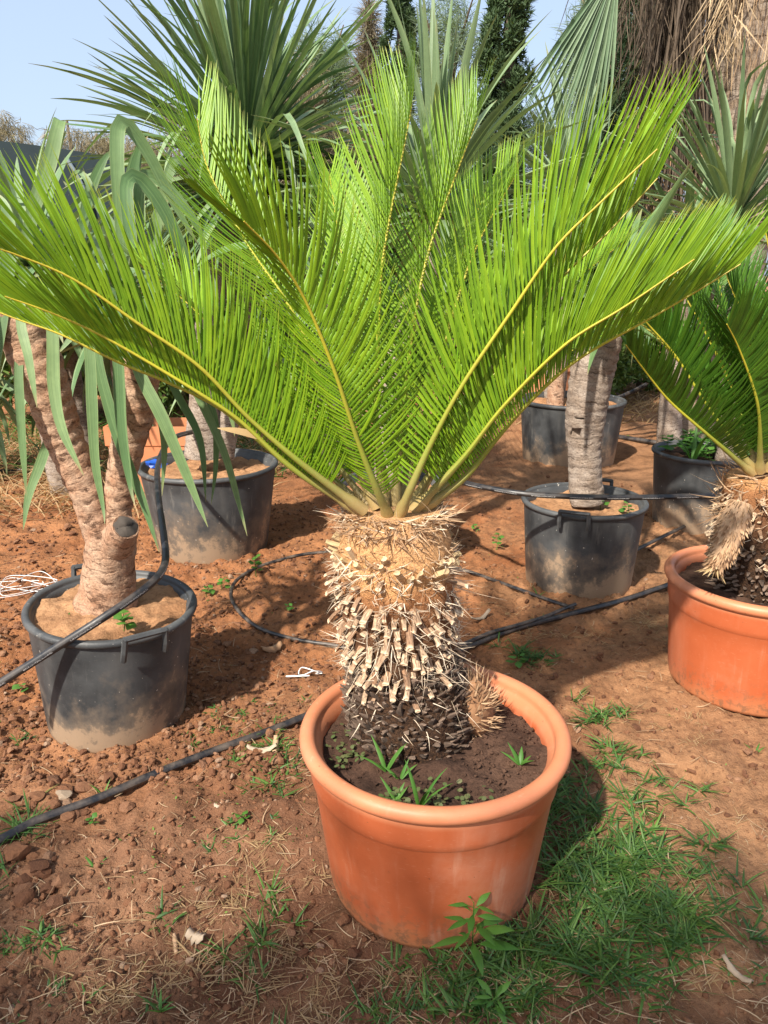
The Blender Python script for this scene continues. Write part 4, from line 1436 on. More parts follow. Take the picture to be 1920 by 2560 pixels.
# ------------------------------------------------------------------ background planters and small things
def box_planter(c, w, d, h, label):
    t = thing('planter', (c[0], c[1], gz(c[0], c[1])), label, 'planter')
    mb = MB()
    z0 = gz(c[0], c[1]) - 0.01
    pr = [(0.88, 0.0), (0.90, 0.02), (0.93, h * 0.42), (0.97, h * 0.44), (0.955, h * 0.5), (0.985, h * 0.72), (1.03, h * 0.74), (1.03, h), (0.97, h), (0.95, h * 0.8)]
    V = []
    for s, z in pr:
        V.append([(-w * s, -d * s, z), (w * s, -d * s, z), (w * s, d * s, z), (-w * s, d * s, z)])
    V = np.array(V) + np.array([c[0], c[1], z0])
    q = []
    for i in range(len(pr) - 1):
        for j in range(4):
            q.append((i * 4 + j, i * 4 + (j + 1) % 4, (i + 1) * 4 + (j + 1) % 4, (i + 1) * 4 + j))
    mb.add(V, q)
    mb.ob('body', M['planter'], t, smooth=False)
    mb = MB()
    mb.add(np.array([(-w * .95, -d * .95, h * .82), (w * .95, -d * .95, h * .82), (w * .95, d * .95, h * .82), (-w * .95, d * .95, h * .82)]) + np.array([c[0], c[1], z0]), [(0, 1, 2, 3)])
    mb.ob('soil', M['potsoil_dark'], t)


g = GP(420, 1260)
box_planter((D(365, 950, 5.0)[0], 5.0), 0.36, 0.16, 0.48, 'ribbed terracotta box planter behind the wide grey-black pot')
g = D(1185, 890, 7.2)
make_pot('terracotta_pot', 'small orange-red pot beside the mud-caked black pot', 'plant pot', (g[0], 7.2), 0.26, 0.2, 0.62, M['planter'], 0.02, 0.003, depth=0.05)
# cut pale trunk in the mud-caked pot
t = thing('cut_yucca', (1.40, 6.02, dpot_soil), 'short pale cut trunk standing in the mud-caked black pot', 'yucca')
yucca_trunk(t, [np.array([1.36, 6.02, dpot_soil - 0.03]), np.array([1.355, 6.02, 0.75]), np.array([1.36, 6.02, 1.0])], [0.07, 0.055, 0.05], M['bark'], 'trunk', 12)

# blue rag / cap on the wide pot's rim
mb = MB()
c = D(336, 1003, 3.66)
V = IV2 * np.array([0.05, 0.035, 0.025])
V = V * (1 + 0.25 * np.random.default_rng(1).normal(size=(len(V), 1)).clip(-1, 1))
mb.add(V + c, tris=IF2)
tag(mb.ob('blue_rag', M['blue'], smooth=False), 'small bright blue plastic rag on the rim of the wide pot', 'rag')


# ------------------------------------------------------------------ hoses
def hose(name, pts, r, mat, label, cat='hose', n=160, group=None, vshift=0.0, seg=12):
    mb = MB()
    tube(mb, spline(pts, n), r, seg, vshift=vshift)
    return tag(mb.ob(name, mat), label, cat, group)


def gsm(x, y):
    a = np.arange(-2, 3) * 0.025
    ax, ay = np.meshgrid(a, a)
    return float(gh(x + ax, y + ay).mean())


def lay(pts, lift, r=0.0):
    """picture points laid on the ground as one smooth run"""
    P = spline([G(x, y, 0.0) for x, y in pts], 90)
    z = np.array([gsm(p[0], p[1]) for p in P])
    z = np.convolve(np.pad(z, 6, mode='edge'), np.ones(13) / 13, 'valid')
    P[:, 2] = z + lift
    return P[::2]


hose('irrigation_hose', [U(-60, 1745, 1.94), U(0, 1708, 1.955), U(120, 1632, 1.985), U(240, 1556, 2.02), U(330, 1496, 2.09), U(385, 1452, 2.17), U(408, 1420, 2.26), U(414, 1385, 2.36), U(408, 1330, 2.50), U(398, 1260, 2.75), U(393, 1200, 3.05), U(396, 1160, 3.35), U(410, 1122, 3.58), U(440, 1092, 3.72), U(480, 1080, 3.9)],
     0.0125, M['hose'], 'black printed hose draped over the handled pot and up to the wide pot', vshift=0.5)
gp = [(-60, 2140), (0, 2112), (100, 2062), (250, 2012), (400, 1952), (550, 1898), (680, 1850), (745, 1822), (850, 1775), (1000, 1715), (1150, 1642), (1280, 1592), (1400, 1560), (1530, 1525), (1640, 1484), (1760, 1440)]
hose('irrigation_hose', lay(gp, 0.016), 0.0125, M['hose_plain'], 'thick black hose lying on the soil and passing behind the large terracotta pot', n=260)
gp = [(900, 1640), (820, 1625), (740, 1612), (660, 1585), (605, 1545), (578, 1500), (592, 1462), (640, 1432), (700, 1412), (780, 1395), (900, 1390), (1020, 1402), (1150, 1432), (1250, 1470), (1350, 1508), (1450, 1545)]
hose('drip_pipe', lay(gp, 0.012), 0.0085, M['hose_dusty'], 'dusty thin drip pipe looping over the soil behind the large cycad trunk', 'pipe')
gp = [(1040, 1668), (1140, 1640), (1230, 1610), (1330, 1578), (1440, 1540)]
hose('drip_pipe', lay(gp, 0.034), 0.008, M['hose_dusty'], 'dusty thin pipe lying along the thick hose behind the large terracotta pot', 'pipe')
hose('irrigation_hose', [U(1080, 1175, 3.6), U(1140, 1200, 3.4), U(1200, 1216, 3.25), U(1300, 1233, 3.15), U(1400, 1240, 3.12), U(1500, 1243, 3.12), U(1620, 1243, 3.15), U(1780, 1240, 3.2), U(1900, 1243, 3.3)],
     0.0125, M['hose'], 'black printed hose resting across the rim of the holed-trunk pot', vshift=0.5)
hose('irrigation_hose', [GP(1440, 1072, 0.02), GP(1500, 1090, 0.02), GP(1560, 1100, 0.02), GP(1640, 1112, 0.02), GP(1720, 1122, 0.02)], 0.022, M['hose_plain'], 'black hose on the ground between mud-caked pot and tall pot', n=60)
hose('irrigation_hose', [U(1480, 1018, 6.8), U(1530, 1000, 6.9), U(1570, 984, 7.0), U(1615, 962, 7.1)], 0.02, M['hose_plain'], 'bluish hose slanting up in front of the far green bush', n=40)
hose('drip_pipe', [GP(1560, 1395, 0.01), GP(1600, 1378, 0.02), GP(1660, 1352, 0.03), GP(1720, 1322, 0.03), GP(1770, 1290, 0.03)], 0.010, M['hose_plain'], 'thin black pipe running from holed-trunk pot towards the darker cycad', 'pipe', n=60)
hose('drip_pipe', [GP(-40, 1185, 0.01), GP(40, 1182, 0.02), GP(120, 1180, 0.02), GP(200, 1178, 0.02)], 0.013, M['hose_plain'], 'black pipe on the soil behind the forked yucca', 'pipe', n=40)

# white string tangles
def string(c, sx, sy, n, label, seed, r=0.0012):
    rng = np.random.default_rng(seed)
    pts = []
    for k in range(n):
        a = k * 1.9 + rng.normal(0, 0.5)
        rr = rng.uniform(0.3, 1.0)
        x, y = c[0] + sx * rr * math.cos(a), c[1] + sy * rr * math.sin(a)
        pts.append((x, y, gz(x, y) + rng.uniform(0.004, 0.03)))
    mb = MB()
    tube(mb, spline(pts, n * 14), r, 5)
    tag(mb.ob('string', M['string']), label, 'string')


c = GP(60, 1465)
string(c, 0.22, 0.16, 16, 'tangle of thin white string on soil beside the handled pot', 4, 0.0016)
c = GP(765, 1685)
string(c, 0.10, 0.06, 7, 'loop of white string behind the rim of the large terracotta pot', 6, 0.0024)


# ------------------------------------------------------------------ soil litter, clods, grass, weeds
def clear_of_pots(x, y, pad=0.0):
    ok = np.ones(len(x), bool)
    for cx, cy, r in POTS:
        ok &= np.hypot(x - cx, y - cy) > r + pad
    return ok


def scatter(n, dens=None, x0=-1.5, x1=1.6, y0=1.0, y1=5.0, seed=0):
    rng = np.random.default_rng(seed)
    m = int(n * 4)
    # more points near the camera, and keep the wedge that is in view
    y = y0 + (y1 - y0) * rng.random(m) ** 1.7
    x = rng.uniform(-1, 1, m) * (0.15 + 0.56 * y) * 1.05
    ok = clear_of_pots(x, y) & (x > x0 - 1.5) & (x < x1 + 1.5)
    if dens is not None:
        ok &= rng.random(m) < dens(x, y)
    x, y = x[ok][:n], y[ok][:n]
    return np.stack([x, y, gh(x, y)], -1), rng


def left_rough(x, y):
    return np.clip(0.35 + 0.5 * (0.15 - x) + 0.9 * vnoise(x * 2.2, y * 2.2, 21), 0.16, 1)


C, rng = scatter(17000, left_rough, seed=1)
mb = MB()
r = 0.0020 + 0.0095 * rng.random(len(C)) ** 3.4
lumps(mb, C + np.array([0, 0, 1.0]) * (r * 0.25)[:, None], r)
C, rng = scatter(7000, left_rough, y0=1.9, y1=5.5, seed=3)
r = 0.003 + 0.014 * rng.random(len(C)) ** 3.2
lumps(mb, C + np.array([0, 0, 1.0]) * (r * 0.25)[:, None], r)
tag(mb.ob('soil_crumbs', M['clod'], smooth=False), 'loose reddish crumbs of soil scattered over the ground', 'soil', kind='stuff')

# clods big enough to pick up
rng = np.random.default_rng(31)
clod_me = []
for k in range(7):
    mb = MB()
    V = IV2 * (1 + 0.16 * rng.normal(size=(len(IV2), 1)).clip(-1.5, 1.5))
    for _ in range(4):
        an = nrm(rng.normal(size=3))
        dd = V @ an
        V = V - np.maximum(dd - 0.6, 0)[:, None] * an
    V[:, 2] *= 0.72
    mb.add(V, tris=IF2, uv=np.tile([[0, rng.random()]], (len(V), 1)))
    clod_me.append(mb.mesh('soil_clod', M['clod'], smooth=False))


def clod(x, y, r, rng, label, group):
    o = link('soil_clod', clod_me[rng.integers(7)], None, (x, y, gz(x, y) + r * 0.25), (rng.uniform(-.3, .3), rng.uniform(-.3, .3), rng.uniform(0, 6.28)), (r * rng.uniform(.85, 1.25), r, r * rng.uniform(.75, 1.0)))
    tag(o, label, 'clod', group)


for px, py, sx, sy, n, rlo, rhi, lab in [
        (110, 1990, 120, 70, 26, .010, .026, 'red soil clod in the heap between handled pot and thick hose'), (60, 2200, 70, 120, 18, .008, .026, 'red soil clod scattered around the loose end of the thick hose'),
        (90, 1800, 90, 100, 14, .010, .024, 'soil clod on loose earth at the left of the handled pot'), (560, 1740, 120, 90, 16, .007, .015, 'small soil clod on damp earth between the black and terracotta pots'),
        (820, 2350, 90, 60, 14, .007, .017, 'soil clod crumbled against the foot of the large terracotta pot'), (420, 2180, 180, 60, 18, .006, .014, 'small soil clod among foreground straw'),
        (500, 1600, 90, 60, 14, .009, .020, 'soil clod between handled pot and drip pipe loop'), (150, 1330, 140, 60, 14, .012, .026, 'soil clod on red earth behind the forked yucca'), (1300, 1800, 60, 60, 4, .006, .01, 'small soil clod on trampled ground right of the large pot')]:
    for _ in range(n):
        gx = GP(px + rng.normal(0, sx * .6), py + rng.normal(0, sy * .6))
        if clear_of_pots(np.array([gx[0]]), np.array([gx[1]]), 0.01)[0]:
            clod(gx[0], gx[1], rng.uniform(rlo, rhi), rng, lab, lab.replace('soil clod', 'soil clods'))
gx = GP(40, 2140)
clod(gx[0], gx[1], 0.034, rng, 'largest dark red clod beside the end of the thick ground hose', None)
gx = GP(163, 1990)
o = link('stone', clod_me[2], None, (gx[0], gx[1], gx[2] + 0.008), (0.1, 0.2, 0.6), (0.026, 0.021, 0.017))
o.data = clod_me[2].copy()
o.data.materials.clear()
o.data.materials.append(M['pale_chip'])
tag(o, 'pale ochre stone among red clods above the thick hose', 'stone')


# straw litter
def straw_d(x, y):
    return np.clip(0.45 + 1.4 * vnoise(x * 2.5 + 4, y * 2.5, 33) + 0.5 * (y < 1.75), 0.05, 1)


C, rng = scatter(3400, straw_d, seed=2)
n = len(C)
ang = rng.uniform(0, 6.283, n)
d = np.stack([np.cos(ang), np.sin(ang), rng.normal(0.05, 0.08, n)], -1)
mb = MB()
L = rng.uniform(0.012, 0.065, n)
blades(mb, C + np.array([0, 0, 0.006]), d, L, rng.uniform(0.0005, 0.0013, n), rng.normal(0, 0.35, n), np.stack([-np.sin(ang), np.cos(ang), rng.normal(0, .3, n)], -1), 5, side=nrm(np.cross(d, np.array([0, 0, 1.0]) + rng.normal(0, .4, (n, 3)))), prof=np.array([.8, 1, 1, .9, .4]))
tag(mb.ob('straw_litter', M['straw'], smooth=False), 'thin dry straw and rootlets littering the soil', 'straw', kind='stuff')

# grass patch right of the pot, tufts elsewhere: (px, py, spread m, count, length)
def grass(name, spots, mat, label, seed, wid=(0.0012, 0.0026), upr=0.55):
    rng = np.random.default_rng(seed)
    base, L, lean = [], [], []
    for px, py, sx, sy, n, l0 in spots:
        g = GP(px, py)
        x = g[0] + rng.normal(0, sx, n)
        y = g[1] + rng.normal(0, sy, n)
        # clump: several blades share a crown
        k = max(1, n // 15)
        cx, cy = x[:k], y[:k]
        idx = rng.integers(0, k, n)
        x = cx[idx] + rng.normal(0, 0.011, n)
        y = cy[idx] + rng.normal(0, 0.011, n)
        base.append(np.stack([x, y, gh(x, y) - 0.003], -1))
        L.append(l0 * rng.uniform(0.4, 1.35, n))
    base, L = np.concatenate(base), np.concatenate(L)
    ok = clear_of_pots(base[:, 0], base[:, 1], 0.002)
    base, L = base[ok], L[ok]
    n = len(base)
    ang = rng.uniform(0, 6.283, n)
    up = rng.uniform(0.25, 1.1, n) * upr * 2
    d = nrm(np.stack([np.cos(ang), np.sin(ang), up], -1))
    bv = nrm(np.stack([np.cos(ang), np.sin(ang), -np.ones(n) * 0.9], -1) + rng.normal(0, .3, (n, 3)))
    side = nrm(np.stack([-np.sin(ang), np.cos(ang), rng.normal(0, .3, n)], -1))
    mb = MB()
    blades(mb, base, d, L, rng.uniform(*wid, n), rng.uniform(0.1, 0.55, n), bv, 5, 0.4, side, np.array([0.7, 1.0, 0.9, 0.6, 0.04]))
    tag(mb.ob(name, mat), label, 'grass', kind='stuff')


grass('grass', [
    (1450, 2060, 0.08, 0.09, 480, 0.070), (1500, 2220, 0.10, 0.10, 720, 0.080), (1610, 2150, 0.09, 0.09, 400, 0.070), (1440, 2380, 0.10, 0.07, 480, 0.080), (1600, 2330, 0.08, 0.07, 330, 0.070),
    (1280, 2440, 0.07, 0.05, 340, 0.065), (1150, 2500, 0.10, 0.035, 300, 0.055), (1720, 2200, 0.05, 0.06, 120, 0.06), (1350, 2000, 0.04, 0.05, 160, 0.06), (1560, 1900, 0.08, 0.06, 170, 0.055),
    (1490, 1800, 0.035, 0.03, 120, 0.06), (1500, 1770, 0.05, 0.03, 70, 0.05), (1660, 1990, 0.07, 0.05, 110, 0.055), (1780, 2330, 0.05, 0.03, 70, 0.05), (1850, 2280, 0.03, 0.03, 40, 0.05), (1800, 2100, 0.04, 0.03, 50, 0.05),
    (1330, 1650, 0.05, 0.03, 140, 0.05), (1290, 1620, 0.03, 0.03, 60, 0.07),
    (700, 1880, 0.06, 0.04, 140, 0.045), (720, 1960, 0.04, 0.05, 90, 0.05), (620, 1800, 0.07, 0.06, 160, 0.02), (560, 1840, 0.06, 0.05, 120, 0.02), (620, 2080, 0.10, 0.06, 80, 0.025),
    (50, 2050, 0.03, 0.04, 60, 0.075), (20, 2170, 0.02, 0.03, 30, 0.07), (110, 2345, 0.022, 0.012, 90, 0.035), (45, 2350, 0.02, 0.012, 30, 0.03), (130, 1840, 0.012, 0.012, 30, 0.04), (40, 1860, 0.02, 0.02, 20, 0.05),
    (420, 2290, 0.006, 0.006, 14, 0.05), (400, 2520, 0.01, 0.01, 14, 0.05), (640, 2420, 0.05, 0.04, 70, 0.06), (680, 2270, 0.02, 0.02, 26, 0.06), (230, 2480, 0.03, 0.02, 20, 0.03), (880, 2540, 0.06, 0.02, 60, 0.04),
    (1060, 2420, 0.05, 0.02, 90, 0.045), (100, 2530, 0.05, 0.02, 20, 0.03), (1870, 2450, 0.04, 0.04, 30, 0.03)],
    M['grass'], 'dark green grass spreading over the soil beside the large pot', 41, (0.0014, 0.0036))
grass('dry_grass', [
    (620, 2420, 0.12, 0.06, 320, 0.06), (400, 2500, 0.12, 0.04, 220, 0.045), (800, 2500, 0.10, 0.04, 260, 0.05), (1000, 2470, 0.08, 0.04, 200, 0.05), (1250, 2440, 0.08, 0.05, 200, 0.06), (1400, 2400, 0.08, 0.05, 160, 0.06), (1550, 2200, 0.14, 0.12, 260, 0.06), (1720, 2150, 0.10, 0.12, 160, 0.05), (1800, 2450, 0.10, 0.06, 160, 0.04), (1650, 1800, 0.12, 0.12, 140, 0.04),
    (700, 2130, 0.06, 0.05, 120, 0.05), (200, 2450, 0.10, 0.04, 140, 0.04), (640, 2250, 0.10, 0.06, 160, 0.045), (1500, 1600, 0.15, 0.06, 220, 0.06), (1620, 1560, 0.10, 0.08, 160, 0.06), (1300, 1560, 0.12, 0.1, 160, 0.05),
    (500, 2340, 0.10, 0.05, 120, 0.04)],
    M['grass_dry'], 'dry straw-coloured grass matted on the soil', 42, (0.0006, 0.0014), 0.25)

# dry yellow grass in the shade far left and low green growth far right
rng = np.random.default_rng(61)
def mass(name, c, sx, sy, n, L, w, mat, label, seed, up=1.2, cat='grass'):
    rng = np.random.default_rng(seed)
    x, y = c[0] + rng.uniform(-sx, sx, n), c[1] + rng.uniform(-sy, sy, n)
    b = np.stack([x, y, gh(x, y) - 0.01], -1)
    an = rng.uniform(0, 6.283, n)
    d = nrm(np.stack([np.cos(an), np.sin(an), rng.uniform(.5, 2, n) * up], -1))
    mb = MB()
    blades(mb, b, d, L * rng.uniform(.4, 1.2, n), w * rng.uniform(.6, 1.3, n), 0.4, np.stack([np.cos(an), np.sin(an), -np.ones(n)], -1), 4)
    tag(mb.ob(name, mat), label, cat, kind='stuff')


mass('dry_grass', (-2.4, 5.6), 1.6, 1.2, 3500, 0.28, 0.004, M['grass_dry'], 'tall dry grass growing behind the forked yucca', 62)
mass('grass', (-2.2, 6.6), 2.0, 1.2, 2500, 0.3, 0.005, M['grass'], 'green grass in the shade at the back row', 63)
mass('dry_grass', (1.5, 9.5), 3.5, 2.0, 5000, 0.35, 0.006, M['grass_dry'], 'yellow dry grass beyond the tall pot', 64)


# weeds ---------------------------------------------------------------
def shoot(base, n, L, W, label, seed, spread=0.6, name='grass_shoot', mat=None, group=None):
    """a grass-like weed of a few blades"""
    rng = np.random.default_rng(seed)
    t = thing(name, base, label, 'weed', group)
    for k in range(n):
        an = k * 2.4 + rng.normal(0, .4)
        d = nrm(np.array([math.cos(an) * spread, math.sin(an) * spread, 1.0 + rng.normal(0, .2)]))[None]
        mb = MB()
        blades(mb, np.array([base]) - np.array([0, 0, 0.004]), d, np.array([L * rng.uniform(.6, 1.1)]), np.array([W]), np.array([rng.uniform(.1, .5)]), nrm(np.array([[math.cos(an), math.sin(an), -.7]])), 7, 0.5, nrm(np.array([[-math.sin(an), math.cos(an), 0.0]])), np.array([.5, .9, 1, .9, .7, .4, .03]))
        mb.ob('blade', mat or M['weed'], t)


ps = main_soil + 0.006
for (px, py, n, L, W, lab) in [(905, 1985, 3, 0.10, 0.006, 'tall bright grass shoot at the front inside the large terracotta pot'), (740, 1860, 4, 0.085, 0.005, 'grass shoot on the left of the soil in the large terracotta pot'),
                               (765, 1880, 4, 0.07, 0.005, 'second grass shoot by the left wall inside the large terracotta pot'), (820, 1955, 4, 0.06, 0.005, 'small grass shoot between the two taller ones in the large pot'),
                               (1340, 1840, 4, 0.055, 0.005, 'grass shoot at the right inside the large terracotta pot')]:
    pass
for (dx, dy, n, L, W, sprd, lab, sd_) in [(-0.045, 1.345, 4, 0.115, 0.0055, 0.22, 'tall bright grass shoot at the front inside the large terracotta pot', 1),
                                    (-0.115, 1.475, 5, 0.085, 0.0055, 0.6, 'bent grass shoot on the left of the soil in the large terracotta pot', 2),
                                    (-0.085, 1.445, 4, 0.07, 0.005, 0.5, 'leafy grass shoot nearest the dark trunk base in the large pot', 3),
                                    (-0.095, 1.375, 5, 0.06, 0.005, 0.7, 'low grass shoot by the front wall inside the large pot', 4),
                                    (0.315, 1.50, 5, 0.055, 0.006, 0.6, 'grass shoot against the right wall inside the large pot', 5)]:
    shoot((0.12 + dx if dx < 0 else 0.0 + dx, dy, ps), n, L, W, lab, 100 + sd_, sprd)

# clover film in the big pot
rng = np.random.default_rng(71)
n = 170
an = rng.uniform(0, 6.283, n)
cl = np.array([(0.02, 1.37), (-0.09, 1.52), (0.10, 1.36), (-0.07, 1.60), (0.17, 1.36)])[rng.integers(0, 5, n)] + rng.normal(0, .028, (n, 2))
ok = np.hypot(cl[:, 0] - 0.12, cl[:, 1] - 1.565) < 0.262
cl, an = cl[ok], an[ok]
n = len(cl)
mb = MB()
b = np.stack([cl[:, 0], cl[:, 1], np.full(n, main_soil) + rng.uniform(.004, .02, n)], -1)
blades(mb, b, nrm(np.stack([np.cos(an), np.sin(an), np.full(n, .35)], -1)), rng.uniform(.008, .014, n), 0.005, 0.1, np.array([0, 0, -1.0]), 4, side=nrm(np.stack([-np.sin(an), np.cos(an), rng.normal(0, .3, n)], -1)), prof=np.array([.3, .9, 1, .5]))
tag(mb.ob('clover', M['clover']), 'low clover leaves covering soil inside the large terracotta pot', 'clover', kind='stuff')
# crumbs in the big pot
mb = MB()
n = 700
a_ = rng.uniform(0, 6.283, n)
rr = 0.265 * np.sqrt(rng.random(n))
C = np.stack([0.12 + rr * np.cos(a_), 1.565 + rr * np.sin(a_), np.full(n, main_soil + 0.002)], -1)
lumps(mb, C, 0.002 + 0.005 * rng.random(n) ** 2)
tag(mb.ob('pot_soil_crumbs', M['potsoil_dark'], smooth=False), 'dark crumbs of potting soil inside the large terracotta pot', 'soil', kind='stuff')


def broadleaf(base, n, L, label, seed, height=0.06, name='broadleaf_weed', group=None, W=0.45):
    rng = np.random.default_rng(seed)
    t = thing(name, base, label, 'weed', group)
    b = np.array(base, float)
    mb = MB()
    top = b + np.array([rng.normal(0, .01), rng.normal(0, .01), height])
    tube(mb, spline([b - np.array([0, 0, .005]), (b + top) / 2 + rng.normal(0, .004, 3), top], 8), np.linspace(.0018, .001, 8), 6)
    stem = mb.ob('stem', M['weed'], t)
    for k in range(n):
        an = k * 2.4 + rng.normal(0, .3)
        h = (0.25 + 0.75 * (k + .5) / n)
        p = b * (1 - h) + top * h
        d = nrm(np.array([math.cos(an), math.sin(an), rng.uniform(.1, .9)]))[None]
        l = L * rng.uniform(.7, 1.15) * (1.1 - 0.4 * h)
        mb = MB()
        blades(mb, p[None], d, np.array([l]), np.array([l * W]), np.array([.35]), np.array([[0, 0, -1.0]]), 8, 0.25, nrm(np.array([[-math.sin(an), math.cos(an), rng.normal(0, .2)]])), np.array([.06, .08, .55, .95, 1, .8, .45, .04]))
        lf = bpy.data.objects.new('leaf', mb.mesh('leaf', M['weed']))
        COL.objects.link(lf)
        lf.parent = stem


lp = left_soil
BW = [((640, 1440), 9, .05, .11, 'taller broadleaf weed beside the dusty drip pipe loop'), ((555, 1475), 6, .045, .07, 'broadleaf weed at the left bend of the drip pipe loop'), ((515, 1490), 5, .045, .05, 'low broadleaf weed between handled pot and drip pipe loop'),
      ((725, 1530), 5, .03, .04, 'tiny weed inside the drip pipe loop'), ((1240, 1375), 8, .05, .10, 'leafy weed left of the holed-trunk pot'), ((1190, 1330), 5, .04, .04, 'low weed on bare soil near the black printed hose'),
      ((50, 1735), 4, .04, .04, 'small weed left of the handled pot under the hose'), ((1290, 1668), 6, .06, .06, 'grassy weed just behind the large terracotta pot rim'), ((1350, 1350), 4, .03, .03, 'seedling near the foot of the holed-trunk pot'),
      ((880, 1045), 5, .05, .05, 'green weed on the ground behind the cycad fronds'), ((1575, 1105), 5, .06, .06, 'light green weed beside the far black hose'), ((240, 2060), 5, .03, .02, 'small weed in front of the thick hose at left'), ((610, 2050), 6, .03, .03, 'small leafy weed below the thick hose')]
for k, (pp_, n, L, h, lab) in enumerate(BW):
    g = GP(*pp_)
    broadleaf(g, n, L, lab, 200 + k, h, W=0.32 if k in (7, 11, 12) else 0.45)
for k, (c, n, L, h, lab) in enumerate([((-0.80, 2.12, lp + 0.004), 8, .045, .06, 'broad-leaved weed growing under the hose in the handled pot'), ((-1.00, 2.20, lp - 0.006), 6, .02, .02, 'tiny seedling cluster on tan soil in the handled pot'),
                                       ((1.02, 3.42, rpot_soil + .004), 7, .05, .09, 'weed beside the grey trunk in the holed-trunk pot'), ((1.13, 3.36, rpot_soil + .004), 7, .04, .05, 'bushy little weed at the right of the holed-trunk pot soil')]):
    broadleaf(c, n, L, lab, 240 + k, h)
rng = np.random.default_rng(81)
for k in range(16):
    a_ = rng.uniform(0, 6.283)
    rr = 0.22 * math.sqrt(rng.random())
    broadleaf((1.90 + rr * math.cos(a_), 4.40 + rr * math.sin(a_), wpot_soil), 11, .075, 'leafy green weed crowding the overgrown black pot', 260 + k, rng.uniform(.08, .16), group='weeds in the overgrown black pot')
shoot((1.76, 4.22, wpot_soil), 5, 0.30, 0.012, 'tall pale grass shoot at the edge of the overgrown pot', 290, 0.25)
# serrated leafy weed at the foot of the pot
g = GP(1180, 2400)
broadleaf((g[0], g[1], g[2]), 20, .115, 'jagged-leaved green weed at the foot of the large terracotta pot', 300, .17, W=0.11)
g = GP(1230, 2520)
broadleaf((g[0], g[1], g[2]), 12, .07, 'low jagged weed in the grass below the large pot', 301, .05, W=0.10)
for k, (pp_, n, L, lab) in enumerate([((258, 1985), 5, .05, 'star-shaped grass seedling above the thick hose'), ((735, 2310), 5, .055, 'half-dry grass sprout in the foreground soil'), ((690, 2290), 4, .05, 'pale-stemmed grass sprout in the foreground soil'), ((425, 2310), 6, .045, 'spiky grass sprout on bare foreground soil'),
                                       ((400, 2525), 6, .045, 'grass sprout at the lower edge of the foreground soil'), ((235, 2165), 5, .04, 'flattened blue-green sprout left of the foreground straw'), ((215, 2500), 4, .045, 'reddish-green sprout near the foreground clods'),
                                       ((1890, 1880), 4, .04, 'grass sprout at the foot of the darker cycad pot'), ((1350, 1560), 5, .06, 'grass shoot beside the hose behind the pot'), ((1345, 1490), 3, .06, 'upright blade near the holed-trunk pot')]):
    g = GP(*pp_)
    shoot(g, n, L, .0032, lab, 320 + k, 0.75)

# seedling film left of the pot
C, rng = scatter(2600, lambda x, y: np.exp(-(((x + 0.42) / 0.22) ** 2 + ((y - 1.95) / 0.35) ** 2)) + 0.02, seed=9)
n = len(C)
an = rng.uniform(0, 6.283, n)
mb = MB()
blades(mb, C + np.array([0, 0, .002]), nrm(np.stack([np.cos(an), np.sin(an), rng.uniform(.1, 1.2, n)], -1)), rng.uniform(.004, .014, n), rng.uniform(.0012, .003, n), .2, np.array([0, 0, -1.0]), 4)
tag(mb.ob('seedlings', M['seedling']), 'film of tiny green seedlings on damp soil left of the pot', 'seedlings', kind='stuff')

# curled bark pieces and chips
def curl(px, py, L, w, label, seed, mat='bark_piece', z=0.012):
    rng = np.random.default_rng(seed)
    g = GP(px, py, z)
    a = rng.uniform(0, 6.283)
    t = np.linspace(-1, 1, 10)
    c = np.stack([L * t * math.cos(a), L * t * math.sin(a), 0.35 * L * t ** 2 + rng.normal(0, .001, 10)], -1) + g
    mb = MB()
    ribbons(mb, c[None], np.array([-math.sin(a), math.cos(a), 0.25]), w * (1 - 0.4 * t ** 2)[None] * (1 + .2 * rng.normal(size=10))[None], 0.7)
    o = mb.ob('bark_piece', M[mat])
    md = o.modifiers.new('thick', 'SOLIDIFY')
    md.thickness = 0.003
    tag(o, label, 'bark')


curl(655, 1880, .045, .014, 'pale split bark strip beside the hose near the large pot', 1, 'pale_chip')
curl(690, 1875, .04, .010, 'brown curled bark strip touching the thick hose', 2)
curl(680, 1625, .04, .018, 'curled brown dry bark below the drip pipe loop', 3)
curl(490, 2350, .022, .012, 'torn pale husk in the foreground straw', 4, 'pale_chip')
curl(440, 2375, .028, .004, 'narrow tan dry leaf strip in the foreground', 5)
curl(545, 2020, .010, .008, 'pale chip lying below the thick hose', 6, 'pale_chip')
curl(1200, 1550, .06, .012, 'dry pale leaf scrap on straw behind the large trunk', 7, 'pale_chip')
curl(1840, 2440, .035, .008, 'weathered grey wood sliver on bare soil', 8, 'pale_chip')

# ------------------------------------------------------------------ far background
# shade-net house
nh = thing('shade_house', (-6.5, 13.0, 0), 'long dark shade-net tunnel house standing behind the yuccas', 'greenhouse')
pr = [(-4.5, 0), (-4.5, 2.2), (-4.1, 2.85), (-3.2, 3.2), (0, 3.35), (3.0, 3.05), (3.6, 2.7), (3.85, 2.1), (3.85, 0)]
mb = MB()
pn = spline([(x, 0, z) for x, z in pr], 40)
V0 = pn + np.array([-7.0, 12.0, 0])
V1 = pn + np.array([-7.6, 26.0, 0])
mb.add(np.vstack([V0, V1]), [(i, i + 1, 40 + i + 1, 40 + i) for i in range(39)])
cen = np.array([[-7.0, 12.0, 0.0]])
mb.add(np.vstack([V0, cen]), tris=[(i, i + 1, 40) for i in range(39)])
mb.ob('net_cover', M['net'], nh, smooth=False)
mb = MB()
mb.add(np.array([(-11.3, 11.96, 0.1), (-3.25, 11.96, 0.1), (-3.25, 11.96, 1.75), (-11.3, 11.96, 1.75)]), [(0, 1, 2, 3)])
mb.ob('side_panel', M['net_low'], nh, smooth=False)
